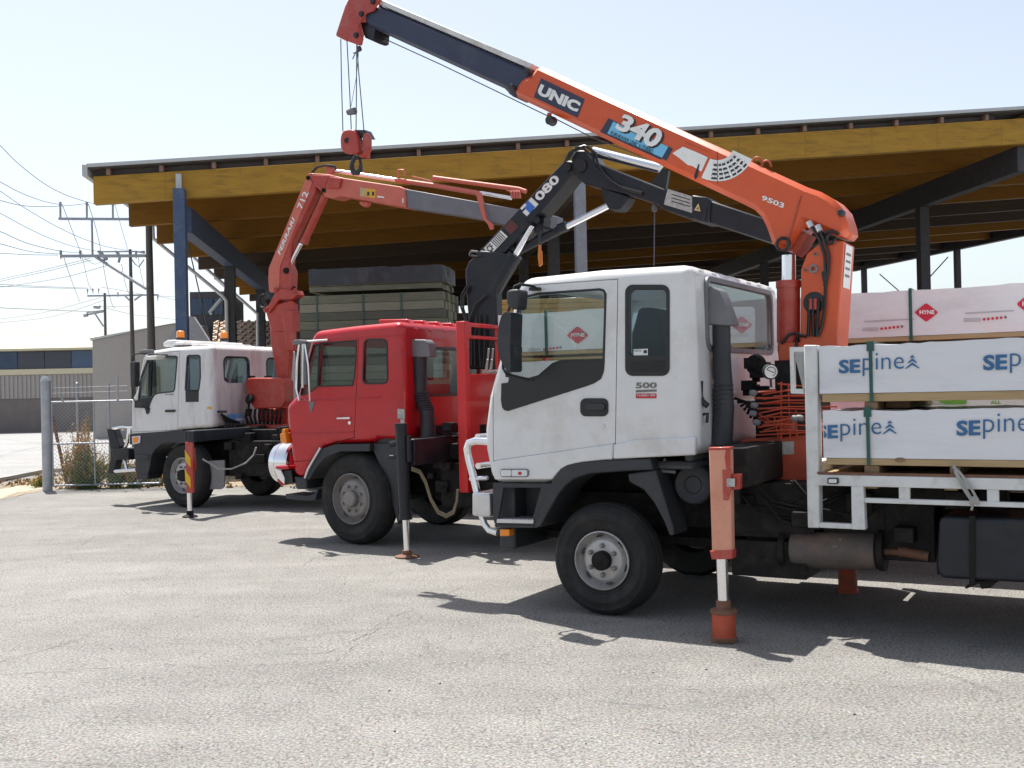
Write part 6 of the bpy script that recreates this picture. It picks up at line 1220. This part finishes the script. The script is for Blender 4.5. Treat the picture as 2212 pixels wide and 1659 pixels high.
wl_ = [([(-200, -170), (0, 10), (120, 130), (300, 270), (450, 350), (600, 400), (660, 412)], 20, 30, 'steepest top wire running in from the left edge to the upper crossarm'),
 ([(-200, 160), (0, 262), (150, 340), (300, 395), (410, 418)], 20, 30, 'wire to the left insulator of the upper crossarm'),
 ([(-200, 340), (0, 390), (150, 425), (300, 432), (450, 427), (600, 412)], 20, 30, 'flat sagging wire just above the upper crossarm'),
 ([(-200, 190), (0, 325), (200, 460), (450, 600), (700, 700), (880, 735)], 22, 36, 'long wire descending to the top of the middle pole'),
 ([(-200, 370), (0, 478), (250, 610), (480, 700), (690, 745)], 22, 36, 'second long wire descending to the fuse gear'),
 ([(-200, 540), (0, 605), (200, 690), (430, 742), (560, 748)], 20, 30, 'wire to the lower crossarm insulators'),
 ([(-200, 650), (0, 690), (220, 745), (420, 760)], 20, 30, 'lowest wire to the tip of the lower crossarm'),
 ([(-200, 745), (0, 755), (200, 765), (400, 768)], 24, 30, 'faint level wire at the left of the lower crossarm'),
 ([(-200, 985), (0, 935), (300, 870), (620, 790)], 60, 36, 'thin wire rising from the left edge to the middle pole'),
 ([(-200, 1000), (0, 950), (300, 885), (640, 800)], 60, 36, 'second thin wire rising to the middle pole'),
 ([(-200, 1020), (0, 990), (400, 930), (740, 840)], 60, 36, 'third thin wire rising to the middle pole'),
 ([(-200, 965), (0, 970), (300, 985), (605, 995)], 30, 52, 'level wire ending at the far pole crossarm'),
 ([(-200, 980), (0, 983), (300, 993), (640, 1003)], 30, 52, 'lower of the paired level wires at the far pole'),
 ([(-200, 1118), (0, 1132), (300, 1145), (640, 1158), (715, 1150)], 30, 52, 'wire ending beside the street lamp'),
 ([(-200, 1230), (0, 1210), (300, 1165), (700, 1060)], 90, 52, 'far thin wire rising to the shortest pole'),
 ([(-200, 1250), (0, 1235), (350, 1195), (720, 1080)], 90, 52, 'lowest far wire rising to the shortest pole'),
 ([(430, 418), (500, 600), (570, 790), (610, 960), (640, 1015)], 30, 52, 'steep wire from the left upper insulator down to the far pole'),
 ([(612, 418), (680, 650), (740, 980), (780, 1120), (800, 1130)], 30, 52, 'steep wire from the middle upper insulator down to the far pole'),
 ([(795, 418), (840, 580), (885, 735)], 30, 36, 'steep wire from the right upper insulator to the middle pole'),
 ([(440, 780), (490, 930), (550, 1090)], 30, 52, 'steep wire from the lower crossarm tip'),
 ([(570, 755), (600, 800), (660, 830), (720, 800)], 30, 36, 'short looping wire under the fuse gear'),
 ([(700, 990), (800, 1005), (1000, 1040), (1240, 1060)], 52, 60, 'wire leaving the far pole towards the shed'),
 ([(1090, 1050), (1240, 1085)], 52, 60, 'short wire between the tall pole and the shed post'),
 ([(740, 1135), (900, 1175), (1010, 1190), (1230, 1215)], 52, 70, 'low wire crossing behind the poles'),
 ([(690, 1125), (895, 1123)], 52, 60, 'short level wire right of the street lamp'),
 ([(840, 830), (870, 980), (895, 1040)], 36, 52, 'short steep wire beside the middle pole'),
 ([(955, 780), (975, 900), (1000, 1000)], 36, 52, 'thin loop between the middle and the tall pole')]
for pts, a, b, lb in wl_: wire(pts, a, b, .0075 if max(a, b) < 50 else .010, lb)
# ---- fence, gate, weeds
FG = Frame(gnd(103, 1060), -92); P = FG.S
gp0 = FG.root('gate_post', 'thick galvanised gate post with cap at the left of the yard entrance', 'post')
q = MB(); H = P(103, 826).z; q.tube([(0, 0, 0), (-.0, 0, H)], .092, 24); q.tube([(0, 0, H), (0, 0, H+.03)], .10, 24); q.build('pipe', galv, gp0); q = MB(); q.lathe([(.097, 0), (.08, .04), (.05, .09), (.001, .09)], (0, 0, H+.03), (0, 0, 1), 20); q.tube([(.04, 0, H+.05), (.04, 0, P(*c6(463, 160)).z)], .03, 10); q.build('cap', galv, gp0)
gt = FG.root('gate', 'open galvanised chain link gate with weeds growing through it', 'gate')
q = MB(); G6 = lambda x, y: P(*c6(x, y), 0); x0g = G6(535, 430).x; x1g = G6(1640, 430).x; zt_ = G6(900, 430).z; zm_ = G6(900, 863).z; zb_ = G6(900, 1295).z
for z in (zt_, zm_, zb_): q.tube([(x0g, 0, z), (x1g, 0, z)], .018, 10)
for x in (x0g, G6(978, 800).x, G6(1420, 800).x, x1g): q.tube([(x, 0, zb_), (x, 0, zt_)], .017, 10)
q.build('frame', galv, gt)
q = MB(); sp_ = .075; hgt = zt_-zb_; Lg = abs(x1g-x0g); n = int((Lg+hgt)/sp_)
for i in range(n):
    for sgn in (1, -1):
        s0 = i*sp_; p0 = Vector((s0-hgt, 0)); p1 = Vector((s0, hgt)); 
        a0 = max(0, s0-hgt); a1 = min(Lg, s0); z0_ = a0-(s0-hgt); z1_ = a1-(s0-hgt)
        if a1 <= a0: continue
        if sgn < 0: a0, a1 = Lg-a0, Lg-a1
        q.tube([(x0g-a0, .0, zb_+z0_), (x0g-a1, .0, zb_+z1_)], .0024, 3, cap=False)
q.build('chain_link', galv, gt)
q = MB()
for yy in (290, 345): q.tube([G6(535, yy), G6(1320, yy-25)], .003, 5)
q.tube([G6(540, 270), G6(660, 425)], .012, 6); q.tube([G6(1215, 160), G6(1220, 425)], .022, 8); q.build('top_wires', galv, gt)
for (x, yt, Yb, lb) in ((797, 255, 1.2, 'thin capped fence post nearest the gate post'), (1125, 262, 2.2, 'thin capped fence post in front of the beige building'), (600, 640, .9, 'leaning rusty brace post behind the gate')):
    if lb.startswith('leaning'):
        r = FG.root('fence_post', lb, 'post', None, at=(0, -.6, 0)); q = MB(); a = FG.S(*c6(545, 590), -.6); b = FG.S(*c6(690, 1270), -.6); q.tube([(a.x, 0, a.z), (b.x, 0, max(b.z, 0))], .035, 8); q.build('pipe', rust, r)
    else:
        r = FG.root('fence_post', lb, 'post', 'capped fence posts behind the gate', at=(0, -Yb, 0)); q = MB(); a = FG.S(*c6(x, yt), -Yb); q.tube([(a.x, 0, 0), (a.x, 0, a.z)], .024, 10); q.lathe([(.036, 0), (.032, .03), (.001, .06)], (a.x, 0, a.z), (0, 0, 1), 12); q.build('pipe', galv, r)
def weed(label, u, Y_, h, spread, n, seed, dry=.5, mats=(leafg, leaft)):
    o3 = FG.S(u, 1000, -Y_); r = FG.root('weed_plant', label, 'plant', 'weeds along the gate', at=(o3.x, -Y_, 0)); rg = random.Random(seed); q = MB(); st = MB()
    for k in range(n):
        a = rg.random()*2*pi; tilt = rg.random()**.7*spread; hh = h*(.45+.55*rg.random())*(1-.35*tilt/spread); base = Vector((rg.gauss(0, .09)*spread*2, rg.gauss(0, .08), 0)); tip = base+Vector((cos(a)*tilt, sin(a)*tilt*.6, hh)); mid = (base+tip)/2+Vector((rg.gauss(0, .03), rg.gauss(0, .03), .05))
        st.tube([base, mid, tip], [.006, .005, .003], 4, 1 if rg.random() < dry else 0, False); 
        for j in range(34):
            t = rg.random(); p = (base*(1-t)**2+mid*2*t*(1-t)+tip*t*t)+Vector((rg.gauss(0, .035), rg.gauss(0, .035), rg.gauss(0, .02))); d = Vector((rg.gauss(0, 1), rg.gauss(0, 1), rg.gauss(.3, 1))).normalized(); s_ = .018+rg.random()*.03; e = d.orthogonal().normalized()*s_*.3
            q.add([p-e, p+d*s_, p+e, p-d*s_*.6], [[0, 1, 2, 3]], 1 if (t*h > h*.45 and rg.random() < dry+.3) or rg.random() < dry*.4 else 0)
    q.build('foliage', list(mats), r); st.build('stems', list(mats), r)
weed('tallest weed clump behind the gate with tan dry seed heads', 181, .35, 1.75, .3, 70, 1, .7)
weed('dry reddish tan weed clump left of the middle gate upright', 165, .5, 1.3, .4, 46, 2, .8)
weed('low green weed clump at the foot of the gate', 190, .2, .95, .5, 110, 3, .08)
weed('bushy green weed just right of the middle gate upright', 250, .3, .9, .34, 75, 4, .2)
weed('small weeds between the gate and the front bumper of the left truck', 290, .3, .65, .35, 60, 5, .35)
weed('sparse weeds right beside the left truck step', 332, .5, .6, .3, 45, 6, .5)
weed('tiny weed at the left foot of the gate post', 86, .9, .35, .15, 14, 7, .3)
q = MB(); rg = random.Random(21)
for k in range(900):
    u = rg.uniform(60, 700) if k % 3 else rg.uniform(-60, 130); v = rg.uniform(1028, 1056) if u > 100 else rg.uniform(1036, 1052); p = gnd(u, v); s_ = .012+rg.random()*.03; a = rg.random()*6; c_, d_ = Vector((cos(a), sin(a), 0))*s_, Vector((0, 0, s_*(.8+rg.random())))
    q.add([p-c_, p+c_, p+c_*.3+d_, p-c_*.3+d_], [[0, 1, 2, 3]], 0 if k % 2 else 1)
o = q.build('verge_litter', [leaft, rust], None); o['kind'] = 'stuff'; o['label'] = 'dry leaf litter and small stones along the gravel verge'; o['category'] = 'litter'
rg = random.Random(8); q = MB()
for k in range(420):
    d_ = 2.6+rg.random()**1.6*12; a = rg.uniform(-.42, .42); p = Vector((sin(a)*d_, cos(a)*d_, 0)); s_ = .003+rg.random()**3*.007; V = [p+Vector((cos(t)*s_, sin(t)*s_, 0)) for t in (0, 1.3, 2.5, 3.8, 5)]+[p+Vector((0, 0, s_*.9))]
    q.add(V, [[0, 1, 5], [1, 2, 5], [2, 3, 5], [3, 4, 5], [4, 0, 5]], k % 2)
o = q.build('loose_stones', [chass, rimgrey], None); o['kind'] = 'stuff'; o['label'] = 'scattered tiny loose stones on the yard'; o['category'] = 'stones'

# cracks in the yard surface
cG = crop(0, 1300, 1.728); rg = random.Random(31)
for nm, pts in (('asphalt_crack', [(10, 670), (250, 655), (450, 640), (700, 625), (900, 638), (1100, 628), (1300, 625), (1450, 612), (1500, 570), (1580, 520), (1680, 430), (1800, 380)]), ('asphalt_crack', [(1140, 585), (1400, 575), (1480, 550), (1600, 480), (1700, 400)]), ('asphalt_crack', [(1040, 182), (1300, 178), (1500, 168), (1720, 158)])):
    P3 = [gnd(*cG(*p)) for p in pts]; Q = []
    for a, b in zip(P3[:-1], P3[1:]):
        n = max(2, int((b-a).length/.05)); d = (b-a).normalized(); nn = Vector((-d.y, d.x, 0))
        for i in range(n): Q.append((a+(b-a)*i/n+nn*rg.gauss(0, .012), nn, max(.0006, rg.gauss(.0014, .0016))))
    q = MB(); V = []; F_ = []
    for i, (p, nn, w_) in enumerate(Q): V += [p+nn*w_+Vector((0, 0, .004)), p-nn*w_+Vector((0, 0, .004))]
    F_ = [[2*i, 2*i+1, 2*i+3, 2*i+2] for i in range(len(Q)-1)]; q.add(V, F_); o = q.build(nm, MATS.get('crack_dark') or mat('crack_dark', (.15, .145, .135), .9), None); o['kind'] = 'structure'
